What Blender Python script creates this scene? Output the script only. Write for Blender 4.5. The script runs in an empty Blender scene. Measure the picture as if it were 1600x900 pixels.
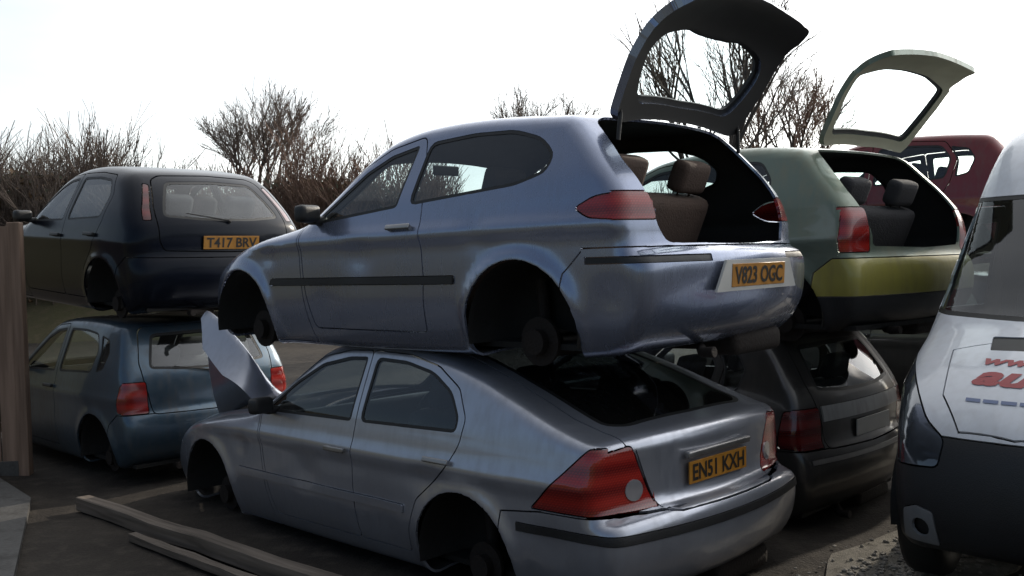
import bpy, bmesh, math, random
import numpy as np
from mathutils import Matrix, Vector

random.seed(7)
rng = np.random.default_rng(7)
R = math.radians
SC = bpy.context.scene
COL = SC.collection

# ------------------------------------------------------------------ camera
CAM_H, CAM_PITCH, CAM_ROLL, FOCAL_PX = 1.745, -0.028, -0.028, 1500.0
cam_d = bpy.data.cameras.new('camera')
cam = bpy.data.objects.new('camera', cam_d)
COL.objects.link(cam)
_s, _c = math.sin(CAM_PITCH), math.cos(CAM_PITCH)
_fwd = Vector((0, _c, _s)); _up = Vector((0, -_s, _c)); _rt = Vector((1, 0, 0))
_r = _rt * math.cos(CAM_ROLL) + _up * math.sin(CAM_ROLL)
_u = -_rt * math.sin(CAM_ROLL) + _up * math.cos(CAM_ROLL)
m = Matrix((( _r.x, _u.x, -_fwd.x, 0), (_r.y, _u.y, -_fwd.y, 0), (_r.z, _u.z, -_fwd.z, CAM_H), (0, 0, 0, 1)))
cam.matrix_world = m
cam_d.sensor_width = 36.0
cam_d.lens = 36.0 * FOCAL_PX / 1600.0
cam_d.clip_start = 0.05
cam_d.clip_end = 3000
SC.camera = cam

# ------------------------------------------------------------------ light
VEIL_HI, VEIL_POW = 4.6, 2.8
SUN_AZ, SUN_EL = R(44.5), R(24)          # azimuth from +Y towards +X
world = bpy.data.worlds.new('World'); SC.world = world; world.use_nodes = True
nt = world.node_tree; nt.nodes.clear()
wo = nt.nodes.new('ShaderNodeOutputWorld'); bg = nt.nodes.new('ShaderNodeBackground')
sky = nt.nodes.new('ShaderNodeTexSky'); sky.sky_type = 'NISHITA'; sky.sun_disc = False
sky.sun_elevation = SUN_EL; sky.sun_rotation = SUN_AZ
sky.air_density = 1.0; sky.dust_density = 1.0; sky.ozone_density = 1.5
bg.inputs['Strength'].default_value = 0.13
# thin bright high cloud over the clear sky, brighter towards the sun as forward-scattering cloud is
_to = Vector((math.sin(SUN_AZ) * math.cos(SUN_EL), math.cos(SUN_AZ) * math.cos(SUN_EL), math.sin(SUN_EL)))
tcw = nt.nodes.new('ShaderNodeTexCoord')
dotp = nt.nodes.new('ShaderNodeVectorMath'); dotp.operation = 'DOT_PRODUCT'; dotp.inputs[1].default_value = tuple(_to)
nt.links.new(tcw.outputs['Generated'], dotp.inputs[0])
fs = nt.nodes.new('ShaderNodeMapRange'); fs.inputs[1].default_value = -1; fs.inputs[2].default_value = 1
fs.inputs[3].default_value = 0.0; fs.inputs[4].default_value = 1.0
fp = nt.nodes.new('ShaderNodeMath'); fp.operation = 'POWER'; fp.inputs[1].default_value = VEIL_POW
fh = nt.nodes.new('ShaderNodeMath'); fh.operation = 'MULTIPLY'; fh.inputs[1].default_value = VEIL_HI
nt.links.new(dotp.outputs['Value'], fs.inputs[0])
cmap = nt.nodes.new('ShaderNodeMapping'); cmap.inputs['Scale'].default_value = (1.2, 1.2, 5.0)
nt.links.new(tcw.outputs['Generated'], cmap.inputs[0])
cn = nt.nodes.new('ShaderNodeTexNoise'); cn.inputs['Scale'].default_value = 1.6; cn.inputs['Detail'].default_value = 5; cn.inputs['Roughness'].default_value = .5
nt.links.new(cmap.outputs[0], cn.inputs['Vector'])
cr = nt.nodes.new('ShaderNodeMapRange'); cr.inputs[1].default_value = .30; cr.inputs[2].default_value = .70; cr.inputs[3].default_value = .72; cr.inputs[4].default_value = 1.08
nt.links.new(cn.outputs[0], cr.inputs[0])
vm = nt.nodes.new('ShaderNodeMath'); vm.operation = 'MULTIPLY'
nt.links.new(fs.outputs[0], fp.inputs[0]); nt.links.new(fp.outputs[0], fh.inputs[0]); nt.links.new(fh.outputs[0], vm.inputs[0]); nt.links.new(cr.outputs[0], vm.inputs[1])
bg2 = nt.nodes.new('ShaderNodeBackground'); bg2.inputs[0].default_value = (1.0, .99, .955, 1)
nt.links.new(vm.outputs[0], bg2.inputs[1])
addw = nt.nodes.new('ShaderNodeAddShader')
nt.links.new(sky.outputs[0], bg.inputs[0]); nt.links.new(bg.outputs[0], addw.inputs[0]); nt.links.new(bg2.outputs[0], addw.inputs[1])
nt.links.new(addw.outputs[0], wo.inputs[0])
sun_d = bpy.data.lights.new('sun', 'SUN'); sun_d.energy = 5.0; sun_d.angle = R(0.6); sun_d.color = (1.0, 0.90, 0.76)
sun = bpy.data.objects.new('sun', sun_d); COL.objects.link(sun)
_to = Vector((math.sin(SUN_AZ) * math.cos(SUN_EL), math.cos(SUN_AZ) * math.cos(SUN_EL), math.sin(SUN_EL)))
sun.rotation_euler = (-_to).to_track_quat('-Z', 'Y').to_euler()
SC.view_settings.view_transform = 'Standard'
SC.view_settings.look = 'None'
SC.view_settings.exposure = -0.75
SC.view_settings.gamma = 1.0
SC.cycles.max_bounces = 8
SC.cycles.transparent_max_bounces = 24

# ------------------------------------------------------------------ materials
MATS = {}
def _nodes(name):
    mt = bpy.data.materials.new(name); mt.use_nodes = True
    n = mt.node_tree; n.nodes.clear()
    out = n.nodes.new('ShaderNodeOutputMaterial')
    return mt, n, out

def simple(name, col, rough=0.5, metal=0.0, coat=0.0, var=0.15, scale=6.0, bump=0.0, bscale=60.0, spec=0.5):
    if name in MATS: return MATS[name]
    mt, n, out = _nodes(name)
    p = n.nodes.new('ShaderNodeBsdfPrincipled')
    tc = n.nodes.new('ShaderNodeTexCoord')
    nz = n.nodes.new('ShaderNodeTexNoise'); nz.inputs['Scale'].default_value = scale; nz.inputs['Detail'].default_value = 6
    n.links.new(tc.outputs['Object'], nz.inputs['Vector'])
    mx = n.nodes.new('ShaderNodeMix'); mx.data_type = 'RGBA'
    mx.inputs[6].default_value = (*[c * (1 - var) for c in col], 1)
    mx.inputs[7].default_value = (*[min(1, c * (1 + var)) for c in col], 1)
    n.links.new(nz.outputs[0], mx.inputs[0])
    n.links.new(mx.outputs[2], p.inputs['Base Color'])
    rr = n.nodes.new('ShaderNodeMapRange'); rr.inputs[3].default_value = max(0, rough - .12); rr.inputs[4].default_value = min(1, rough + .12)
    n.links.new(nz.outputs[0], rr.inputs[0]); n.links.new(rr.outputs[0], p.inputs['Roughness'])
    p.inputs['Metallic'].default_value = metal
    p.inputs['Coat Weight'].default_value = coat
    p.inputs['Specular IOR Level'].default_value = spec
    if bump:
        b = n.nodes.new('ShaderNodeTexNoise'); b.inputs['Scale'].default_value = bscale; b.inputs['Detail'].default_value = 8
        n.links.new(tc.outputs['Object'], b.inputs['Vector'])
        bp = n.nodes.new('ShaderNodeBump'); bp.inputs['Strength'].default_value = bump; bp.inputs['Distance'].default_value = .02
        n.links.new(b.outputs[0], bp.inputs['Height']); n.links.new(bp.outputs[0], p.inputs['Normal'])
    n.links.new(p.outputs[0], out.inputs[0])
    MATS[name] = mt
    return mt

def paint(name, col, metal=0.55, rough=0.38, dirt=(0.09, 0.075, 0.06), dirt_amt=0.5, coat=0.55, spec=.5):
    """car paint with dust film, streaks and dirt blotches"""
    if name in MATS: return MATS[name]
    mt, n, out = _nodes(name)
    p = n.nodes.new('ShaderNodeBsdfPrincipled')
    tc = n.nodes.new('ShaderNodeTexCoord')
    n1 = n.nodes.new('ShaderNodeTexNoise'); n1.inputs['Scale'].default_value = 4.5; n1.inputs['Detail'].default_value = 6; n1.inputs['Roughness'].default_value = .6
    n.links.new(tc.outputs['Object'], n1.inputs['Vector'])
    mp = n.nodes.new('ShaderNodeMapping'); mp.inputs['Scale'].default_value = (26, 26, 3.0)
    n.links.new(tc.outputs['Object'], mp.inputs[0])
    n2 = n.nodes.new('ShaderNodeTexNoise'); n2.inputs['Scale'].default_value = 1.0; n2.inputs['Detail'].default_value = 5
    n.links.new(mp.outputs[0], n2.inputs['Vector'])
    mul = n.nodes.new('ShaderNodeMath'); mul.operation = 'MULTIPLY'
    n.links.new(n1.outputs[0], mul.inputs[0]); n.links.new(n2.outputs[0], mul.inputs[1])
    rg = n.nodes.new('ShaderNodeMapRange'); rg.inputs[1].default_value = .20; rg.inputs[2].default_value = .46
    rg.inputs[3].default_value = 0.02; rg.inputs[4].default_value = dirt_amt
    n.links.new(mul.outputs[0], rg.inputs[0])
    mx = n.nodes.new('ShaderNodeMix'); mx.data_type = 'RGBA'
    mx.inputs[6].default_value = (*col, 1); mx.inputs[7].default_value = (*dirt, 1)
    n.links.new(rg.outputs[0], mx.inputs[0]); n.links.new(mx.outputs[2], p.inputs['Base Color'])
    r2 = n.nodes.new('ShaderNodeMapRange'); r2.inputs[3].default_value = rough; r2.inputs[4].default_value = min(1, rough + .35)
    n.links.new(rg.outputs[0], r2.inputs[0]); n.links.new(r2.outputs[0], p.inputs['Roughness'])
    mm = n.nodes.new('ShaderNodeMapRange'); mm.inputs[3].default_value = metal; mm.inputs[4].default_value = 0
    n.links.new(rg.outputs[0], mm.inputs[0]); n.links.new(mm.outputs[0], p.inputs['Metallic'])
    cc = n.nodes.new('ShaderNodeMapRange'); cc.inputs[3].default_value = coat; cc.inputs[4].default_value = 0
    n.links.new(rg.outputs[0], cc.inputs[0]); n.links.new(cc.outputs[0], p.inputs['Coat Weight'])
    p.inputs['Coat Roughness'].default_value = .06
    p.inputs['Specular IOR Level'].default_value = spec
    # faint dents / orange peel
    n3 = n.nodes.new('ShaderNodeTexNoise'); n3.inputs['Scale'].default_value = 3.5; n3.inputs['Detail'].default_value = 2
    n.links.new(tc.outputs['Object'], n3.inputs['Vector'])
    bp = n.nodes.new('ShaderNodeBump'); bp.inputs['Strength'].default_value = .05; bp.inputs['Distance'].default_value = .03
    n.links.new(n3.outputs[0], bp.inputs['Height']); n.links.new(bp.outputs[0], p.inputs['Normal'])
    n.links.new(p.outputs[0], out.inputs[0])
    MATS[name] = mt
    return mt

def glass(name='window_glass', tint=(.86, .93, .93), dust=.05):
    if name in MATS: return MATS[name]
    mt, n, out = _nodes(name)
    tr = n.nodes.new('ShaderNodeBsdfTransparent'); tr.inputs[0].default_value = (*tint, 1)
    gl = n.nodes.new('ShaderNodeBsdfGlossy'); gl.inputs['Roughness'].default_value = .03; gl.inputs[0].default_value = (.95, .97, 1, 1)
    lw = n.nodes.new('ShaderNodeLayerWeight'); lw.inputs[0].default_value = .5
    pw = n.nodes.new('ShaderNodeMath'); pw.operation = 'POWER'; pw.inputs[1].default_value = 5; n.links.new(lw.outputs['Facing'], pw.inputs[0])
    fr = n.nodes.new('ShaderNodeMath'); fr.operation = 'MULTIPLY_ADD'; fr.inputs[1].default_value = .92; fr.inputs[2].default_value = .075; n.links.new(pw.outputs[0], fr.inputs[0])
    mx = n.nodes.new('ShaderNodeMixShader')
    n.links.new(fr.outputs[0], mx.inputs[0]); n.links.new(tr.outputs[0], mx.inputs[1]); n.links.new(gl.outputs[0], mx.inputs[2])
    df = n.nodes.new('ShaderNodeBsdfDiffuse'); df.inputs[0].default_value = (.22, .21, .19, 1)
    tc = n.nodes.new('ShaderNodeTexCoord')
    nz = n.nodes.new('ShaderNodeTexNoise'); nz.inputs['Scale'].default_value = 5; nz.inputs['Detail'].default_value = 8
    n.links.new(tc.outputs['Object'], nz.inputs['Vector'])
    rg = n.nodes.new('ShaderNodeMapRange'); rg.inputs[1].default_value = .4; rg.inputs[2].default_value = .75; rg.inputs[3].default_value = .02; rg.inputs[4].default_value = dust
    n.links.new(nz.outputs[0], rg.inputs[0])
    m2 = n.nodes.new('ShaderNodeMixShader')
    n.links.new(rg.outputs[0], m2.inputs[0]); n.links.new(mx.outputs[0], m2.inputs[1]); n.links.new(df.outputs[0], m2.inputs[2])
    n.links.new(m2.outputs[0], out.inputs[0])
    MATS[name] = mt
    return mt

TRIM = simple('black_trim', (.022, .021, .021), .62, var=.3)
RUBBER = simple('rubber_seal', (.014, .014, .014), .55)
PLASTIC = simple('dark_plastic', (.018, .018, .019), .5, var=.3, bump=.15, bscale=160)
CLOTH = simple('seat_cloth', (.045, .043, .045), .9, var=.3, bump=.3, bscale=90)
BROWNCLOTH = simple('brown_seat_cloth', (.085, .055, .042), .9, var=.3, bump=.3, bscale=90)
UNDER = simple('underseal', (.010, .009, .008), .8, var=.4, bump=.3, bscale=20)
RUST = simple('rusty_iron', (.020, .014, .011), .8, metal=.2, var=.4, scale=14, bump=.3)
STEEL = simple('bare_steel', (.35, .34, .33), .4, metal=.9, var=.3, scale=9)
def lens(name, col, col2):
    mt, n, out = _nodes(name)
    p = n.nodes.new('ShaderNodeBsdfPrincipled'); p.inputs['Roughness'].default_value = .12; p.inputs['Coat Weight'].default_value = .8; p.inputs['Coat Roughness'].default_value = .04
    tc = n.nodes.new('ShaderNodeTexCoord')
    def wave(sc, d):
        w = n.nodes.new('ShaderNodeTexWave'); w.bands_direction = d; w.inputs['Scale'].default_value = sc; w.inputs['Distortion'].default_value = .3
        n.links.new(tc.outputs['Object'], w.inputs['Vector']); return w
    w1, w2, w3 = wave(26, 'Z'), wave(30, 'DIAGONAL'), wave(3.2, 'Z')
    mu = n.nodes.new('ShaderNodeMath'); mu.operation = 'MULTIPLY'; n.links.new(w1.outputs[1], mu.inputs[0]); n.links.new(w2.outputs[1], mu.inputs[1])
    av = n.nodes.new('ShaderNodeMath'); av.operation = 'MULTIPLY_ADD'; av.inputs[1].default_value = .5; n.links.new(mu.outputs[0], av.inputs[0])
    hl = n.nodes.new('ShaderNodeMath'); hl.operation = 'MULTIPLY'; hl.inputs[1].default_value = .6; n.links.new(w3.outputs[1], hl.inputs[0]); n.links.new(hl.outputs[0], av.inputs[2])
    m = n.nodes.new('ShaderNodeMix'); m.data_type = 'RGBA'; m.inputs[6].default_value = (*col2, 1); m.inputs[7].default_value = (*col, 1)
    n.links.new(av.outputs[0], m.inputs[0]); n.links.new(m.outputs[2], p.inputs['Base Color'])
    b = n.nodes.new('ShaderNodeBump'); b.inputs['Strength'].default_value = .12; b.inputs['Distance'].default_value = .004
    n.links.new(mu.outputs[0], b.inputs['Height']); n.links.new(b.outputs[0], p.inputs['Normal'])
    n.links.new(p.outputs[0], out.inputs[0]); return mt
REDLENS = lens('red_lens', (.42, .022, .014), (.13, .005, .006))
DKREDLENS = lens('dark_red_lens', (.17, .012, .010), (.05, .004, .005))
CLEARLENS = simple('clear_lens', (.42, .42, .45), .1, metal=.6, coat=.8, var=.3, scale=14)
HEADLENS = simple('head_lens', (.09, .10, .115), .08, metal=.45, coat=1, var=.5, scale=9)
PLATE = simple('yellow_plate', (.40, .175, .022), .45, var=.4, scale=16)
PLATE_INK = simple('plate_black', (.02, .018, .015), .5)
GLASS = glass()
GLASS_BK = glass('privacy_glass', (.16, .18, .19), .03)
GLASS_DK = glass('tinted_glass', (.55, .62, .64), .05)
CREAM = simple('plate_surround', (.50, .49, .46), .5, var=.2)

# ------------------------------------------------------------------ mesh helpers
def link(o, parent=None):
    COL.objects.link(o)
    if parent is not None: o.parent = parent
    return o

def mesh_obj(name, v, f, mats, parent=None, smooth=True, mi=None, loopn=None):
    me = bpy.data.meshes.new(name)
    me.from_pydata([tuple(p) for p in v], [], [tuple(int(i) for i in q) for q in f])
    if not isinstance(mats, (list, tuple)): mats = [mats]
    for mt in mats: me.materials.append(mt)
    if mi is not None: me.polygons.foreach_set('material_index', np.asarray(mi, dtype=np.int32))
    me.polygons.foreach_set('use_smooth', np.full(len(me.polygons), bool(smooth)))
    me.update()
    if loopn is not None: me.normals_split_custom_set([tuple(x) for x in loopn])
    o = bpy.data.objects.new(name, me)
    return link(o, parent)

def tag(o, label=None, cat=None, group=None, kind=None):
    if label: o['label'] = label
    if cat: o['category'] = cat
    if group: o['group'] = group
    if kind: o['kind'] = kind
    return o

def empty(name, loc=(0, 0, 0), rot=(0, 0, 0)):
    o = bpy.data.objects.new(name, None); COL.objects.link(o)
    o.location = loc; o.rotation_euler = rot; o.empty_display_size = .1
    return o

class MB:
    """collects primitives into one mesh"""
    def __init__(s): s.v = []; s.f = []; s.n = 0
    def add(s, v, f):
        s.v.extend([tuple(p) for p in v]); s.f.extend([tuple(i + s.n for i in q) for q in f]); s.n += len(v)
    def box(s, c, d, rot=None, bev=0.0):
        bm = bmesh.new(); bmesh.ops.create_cube(bm, size=1)
        for q in bm.verts: q.co = Vector((q.co.x * d[0], q.co.y * d[1], q.co.z * d[2]))
        if bev > 0: bmesh.ops.bevel(bm, geom=bm.edges[:], offset=bev, segments=3, profile=.6, affect='EDGES')
        M = (rot if rot is not None else Matrix.Identity(3))
        bm.verts.index_update()
        s.add([M @ q.co + Vector(c) for q in bm.verts], [[q.index for q in fc.verts] for fc in bm.faces]); bm.free()
    def tube(s, pts, rad, n=8, cap=True):
        pts = [Vector(p) for p in pts]
        if not hasattr(rad, '__len__'): rad = [rad] * len(pts)
        vs = []; fs = []
        for i, p in enumerate(pts):
            t = (pts[min(i + 1, len(pts) - 1)] - pts[max(i - 1, 0)]).normalized()
            a = t.orthogonal().normalized() if i == 0 else (a - t * a.dot(t)).normalized()
            b = t.cross(a)
            for k in range(n):
                an = 2 * math.pi * k / n
                vs.append(p + (a * math.cos(an) + b * math.sin(an)) * rad[i])
        for i in range(len(pts) - 1):
            for k in range(n):
                k2 = (k + 1) % n
                fs.append((i * n + k, i * n + k2, (i + 1) * n + k2, (i + 1) * n + k))
        if cap:
            fs.append(tuple(range(n))[::-1]); fs.append(tuple((len(pts) - 1) * n + k for k in range(n)))
        s.add(vs, fs)
    def build(s, name, mat, parent=None, smooth=False, sharp=None):
        o = mesh_obj(name, s.v, s.f, mat, parent, smooth)
        if sharp is not None:
            o.data.polygons.foreach_set('use_smooth', np.full(len(o.data.polygons), True))
            o.data.set_sharp_from_angle(angle=R(sharp))
        return o

# ------------------------------------------------------------------ 2D helpers
def catmull(pts, sub=5, closed=False):
    P = np.array(pts, float); out = []
    n = len(P)
    for i in range(n - (0 if closed else 1)):
        if closed: p0, p1, p2, p3 = P[(i - 1) % n], P[i], P[(i + 1) % n], P[(i + 2) % n]
        else: p0, p1, p2, p3 = P[max(i - 1, 0)], P[i], P[i + 1], P[min(i + 2, n - 1)]
        d1 = max(np.linalg.norm(p1 - p0), 1e-4) ** .5; d2 = max(np.linalg.norm(p2 - p1), 1e-4) ** .5; d3 = max(np.linalg.norm(p3 - p2), 1e-4) ** .5
        t0, t1 = 0, d1; t2 = t1 + d2; t3 = t2 + d3
        for k in range(sub):
            t = t1 + (t2 - t1) * k / sub
            A1 = (t1 - t) / (t1 - t0) * p0 + (t - t0) / (t1 - t0) * p1
            A2 = (t2 - t) / (t2 - t1) * p1 + (t - t1) / (t2 - t1) * p2
            A3 = (t3 - t) / (t3 - t2) * p2 + (t - t2) / (t3 - t2) * p3
            B1 = (t2 - t) / (t2 - t0) * A1 + (t - t0) / (t2 - t0) * A2
            B2 = (t3 - t) / (t3 - t1) * A2 + (t - t1) / (t3 - t1) * A3
            out.append((t2 - t) / (t2 - t1) * B1 + (t - t1) / (t2 - t1) * B2)
    if not closed: out.append(P[-1])
    return np.array(out)

def rounded(poly, r, seg=3):
    P = [np.array(p, float) for p in poly]; n = len(P); out = []
    for i in range(n):
        a, b, c = P[i - 1], P[i], P[(i + 1) % n]
        u = a - b; w = c - b; lu = np.linalg.norm(u); lw = np.linalg.norm(w)
        rr = min(r, lu * .45, lw * .45)
        s = b + u / lu * rr; e = b + w / lw * rr
        for k in range(seg + 1):
            t = k / seg
            out.append((1 - t) ** 2 * s + 2 * t * (1 - t) * b + t * t * e)
    return np.array(out)

def offset_poly(poly, d):
    """d>0 grows"""
    P = np.array(poly, float)
    area = 0.5 * np.sum(P[:, 0] * np.roll(P[:, 1], -1) - np.roll(P[:, 0], -1) * P[:, 1])
    if area < 0: P = P[::-1]
    e = np.roll(P, -1, 0) - P
    n = np.stack([e[:, 1], -e[:, 0]], 1); n /= np.maximum(np.linalg.norm(n, axis=1, keepdims=True), 1e-9)
    np_ = np.roll(n, 1, 0)
    m_ = n + np_
    m_ = m_ / np.maximum((m_ * n).sum(1, keepdims=True), .35)
    return P + m_ * d

def inside(poly, pts):
    P = np.array(poly, float); x, y = pts[:, 0], pts[:, 1]
    r = np.zeros(len(pts), bool)
    for (x1, y1), (x2, y2) in zip(P, np.roll(P, -1, 0)):
        if y1 == y2: continue
        c = (y1 > y) != (y2 > y)
        r ^= c & (x < (x2 - x1) * (y - y1) / (y2 - y1) + x1)
    return r

def sd_poly(poly, x, z):
    out = np.empty(len(x))
    A = poly; B = np.roll(poly, -1, 0); D = B - A; L2 = (D * D).sum(1) + 1e-12
    for i in range(0, len(x), 40000):
        px = x[i:i + 40000, None]; pz = z[i:i + 40000, None]
        wx = px - A[:, 0]; wz = pz - A[:, 1]
        t = np.clip((wx * D[:, 0] + wz * D[:, 1]) / L2, 0, 1)
        dx = wx - t * D[:, 0]; dz = wz - t * D[:, 1]
        d = np.sqrt((dx * dx + dz * dz).min(1))
        cr = ((A[:, 1] > pz) != (B[:, 1] > pz)) & (px < D[:, 0] * (pz - A[:, 1]) / np.where(D[:, 1] == 0, 1e-9, D[:, 1]) + A[:, 0])
        out[i:i + 40000] = np.where(cr.sum(1) % 2 == 1, -d, d)
    return out

def table(pts, sigma=.10):
    p = np.array(pts, float); xs = np.arange(-2.5, 5.5, .01)
    y = np.interp(xs, p[:, 0], p[:, 1])
    k = np.exp(-.5 * (np.arange(-40, 41) * .01 / sigma) ** 2); k /= k.sum()
    y = np.convolve(np.pad(y, 40, mode='edge'), k, 'valid')
    return lambda x: np.interp(x, xs, y)

# ------------------------------------------------------------------ car body: implicit skin, knife-cut into panels
class Skin:
    def __init__(s, spec):
        s.sp = spec
        s.sil = catmull(spec['sil'], 4, closed=True)
        s.wp = table(spec['plan']); s.belt = table(spec['belt'], .15)
        s.k = spec.get('k', .10); s.arch = spec['arch']
        # signed distance to the side outline, tabulated once at 1 cm and slightly smoothed
        x0, x1 = s.sil[:, 0].min() - .55, s.sil[:, 0].max() + .55; z0, z1 = s.sil[:, 1].min() - .3, s.sil[:, 1].max() + .35
        gx = np.arange(x0, x1, .014); gz = np.arange(z0, z1, .014)
        XX, ZZ = np.meshgrid(gx, gz, indexing='ij')
        D = sd_poly(s.sil, XX.ravel(), ZZ.ravel()).reshape(XX.shape)
        kk = np.exp(-.5 * (np.arange(-4, 5) / 1.3) ** 2); kk /= kk.sum()
        D = sum(w_ * np.pad(D, ((4, 4), (0, 0)), 'edge')[i:i + len(gx)] for i, w_ in enumerate(kk))
        D = sum(w_ * np.pad(D, ((0, 0), (4, 4)), 'edge')[:, i:i + len(gz)] for i, w_ in enumerate(kk))
        s.tab = (x0, z0, D)
        s.mesh(spec.get('res', .045))
    def sdf(s, x, z):
        x0, z0, D = s.tab
        u = np.clip((x - x0) / .014, 0, D.shape[0] - 1.001); v = np.clip((z - z0) / .014, 0, D.shape[1] - 1.001)
        i = u.astype(int); j = v.astype(int); u = u - i; v = v - j
        return (D[i, j] * (1 - u) + D[i + 1, j] * u) * (1 - v) + (D[i, j + 1] * (1 - u) + D[i + 1, j + 1] * u) * v
    def F(s, P):
        sp = s.sp; x, y, z = P[:, 0], np.abs(P[:, 1]), P[:, 2]
        xm = sp['mid']; yy = (y / .8) ** 2
        w = 1 / (1 + np.exp(-(x - xm) / .25))
        xs = x - sp.get('bow_r', .10) * yy * (1 - w) + sp.get('bow_f', .16) * yy * w
        zs = z + sp.get('crown', .035) * yy * yy
        a = s.sdf(xs, zs)
        W = s.wp(x); zb = s.belt(x)
        tuck = sp.get('tuck', .10)
        W = W - tuck * np.clip((.52 - z) / .36, 0, 1.3) ** 2
        up = z - zb
        W = W - sp.get('tumble', .36) * .05 * np.logaddexp(0, up / .05)
        W = W - .02 * np.clip((z - .62) / np.maximum(zb - .62, .1), 0, 1) ** 2
        zc = sp.get('crease', .80)
        W = W + sp.get('crease_h', .012) * np.exp(-((z - zc) / .05) ** 2)
        for ax, az, ar in s.arch:
            rr = np.hypot(x - ax, z - az)
            W = W + sp.get('flare', .018) * np.exp(-((rr - ar) / .05) ** 2) * (z < zb)
        for dx, dz, dr, dd in sp.get('dents', ()):
            W = W - dd * np.exp(-((x - dx) ** 2 + ((z - dz) * 1.3) ** 2) / dr ** 2)
        b = (y - W) * .93
        k = s.k
        return np.maximum(a, b) + np.maximum(k - np.abs(a - b), 0) ** 2 / (4 * k)
    def grad(s, P, h=.008):
        g = np.empty_like(P)
        for i in range(3):
            e = np.zeros(3); e[i] = h
            g[:, i] = (s.F(P + e) - s.F(P - e)) / (2 * h)
        return g
    def mesh(s, d):
        lo = np.array([s.sil[:, 0].min() - .1, -1.12, s.sil[:, 1].min() - .1]); hi = np.array([s.sil[:, 0].max() + .1, 1.12, s.sil[:, 1].max() + .1])
        lo[1] = -(math.ceil(1.12 / d) - .5) * d
        n = np.ceil((hi - lo) / d).astype(int) + 1
        n[1] = int(round(-2 * lo[1] / d)) + 1
        ax = [lo[i] + d * np.arange(n[i]) for i in range(3)]
        G = np.stack(np.meshgrid(*ax, indexing='ij'), -1).reshape(-1, 3)
        half = G[:, 1] < d
        val = np.full(len(G), 9.0)
        val[half] = s.F(G[half])
        V = val.reshape(n)
        ny = n[1]
        for j in range(ny):
            if ax[1][j] >= d: V[:, j, :] = V[:, ny - 1 - j, :]
        sg = V < 0
        c = sg[:-1, :-1, :-1].astype(int)
        for a in (0, 1):
            for b in (0, 1):
                for e in (0, 1):
                    if a + b + e: c = c + sg[a:n[0] - 1 + a, b:n[1] - 1 + b, e:n[2] - 1 + e]
        cell = (c > 0) & (c < 8)
        idx = -np.ones(cell.shape, int); ids = np.argwhere(cell); idx[cell] = np.arange(len(ids))
        acc = np.zeros((len(ids), 3)); cnt = np.zeros(len(ids))
        corners = [(a, b, e) for a in (0, 1) for b in (0, 1) for e in (0, 1)]
        for i, c0 in enumerate(corners):
            for c1 in corners[i + 1:]:
                if sum(abs(p - q) for p, q in zip(c0, c1)) != 1: continue
                v0 = V[ids[:, 0] + c0[0], ids[:, 1] + c0[1], ids[:, 2] + c0[2]]
                v1 = V[ids[:, 0] + c1[0], ids[:, 1] + c1[1], ids[:, 2] + c1[2]]
                mk = (v0 < 0) != (v1 < 0)
                t = np.where(mk, v0 / np.where(v0 == v1, 1, v0 - v1), 0)[:, None]
                p = np.array(c0) + t * (np.array(c1) - np.array(c0))
                acc[mk] += p[mk]; cnt[mk] += 1
        P = lo + d * (ids + acc / cnt[:, None])
        T = []
        for axis in range(3):
            a1, a2 = [(1, 2), (2, 0), (0, 1)][axis]
            sl0 = [slice(None)] * 3; sl1 = [slice(None)] * 3
            sl0[axis] = slice(0, -1); sl1[axis] = slice(1, None)
            ch = sg[tuple(sl0)] != sg[tuple(sl1)]
            e = np.argwhere(ch)
            ok = (e[:, a1] > 0) & (e[:, a2] > 0) & (e[:, a1] < n[a1] - 1) & (e[:, a2] < n[a2] - 1)
            e = e[ok]
            first = sg[e[:, 0], e[:, 1], e[:, 2]]
            q = []
            for o1, o2 in ((-1, -1), (0, -1), (0, 0), (-1, 0)):
                w_ = e.copy(); w_[:, a1] += o1; w_[:, a2] += o2
                q.append(idx[w_[:, 0], w_[:, 1], w_[:, 2]])
            q = np.stack(q, 1)
            q[~first] = q[~first][:, ::-1]
            T.append(q[:, [0, 1, 2]]); T.append(q[:, [0, 2, 3]])
        s.V = P; s.T = np.concatenate(T)
        s.project(3)
    def project(s, it=2):
        for _ in range(it):
            f = s.F(s.V); g = s.grad(s.V)
            s.V = s.V - (np.clip(f, -.05, .05) / np.maximum((g * g).sum(1), .2))[:, None] * g
    AX = {'S': (0, 2), 'T': (0, 1), 'B': (1, 2), 'F': (1, 2)}
    def knife(s, view, poly, pred):
        a, b = s.AX[view]
        for p, q in zip(poly, np.roll(poly, -1, 0)):
            s._cut(a, b, np.array(p, float), np.array(q, float), pred)
    def _cut(s, a, b, p, q, pred):
        L = np.linalg.norm(q - p)
        if L < 1e-5: return
        t = (q - p) / L; nn = np.array([-t[1], t[0]])
        rel = s.V[:, [a, b]] - p
        d = rel @ nn; d[np.abs(d) < .0012] = 0
        u = rel @ t
        ng = (d < 0) & (u > -.25) & (u < L + .25); ps = (d > 0) & (u > -.25) & (u < L + .25)
        t0, t1, t2 = s.T[:, 0], s.T[:, 1], s.T[:, 2]
        ci = np.nonzero((ng[t0] | ng[t1] | ng[t2]) & (ps[t0] | ps[t1] | ps[t2]))[0]
        if not len(ci): return
        tr = s.T[ci]
        U = u[tr]
        nr = (U.max(1) > -.12) & (U.min(1) < L + .12)
        ci = ci[nr]; tr = tr[nr]; U = U[nr]
        if not len(ci): return
        sel = (U.max(1) > -.001) & (U.min(1) < L + .001)
        if sel.any():
            cen = s.V[tr].mean(1)
            sel &= pred(cen)
        if not sel.any(): return
        split = {}; newv = []; nv = len(s.V)
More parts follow.
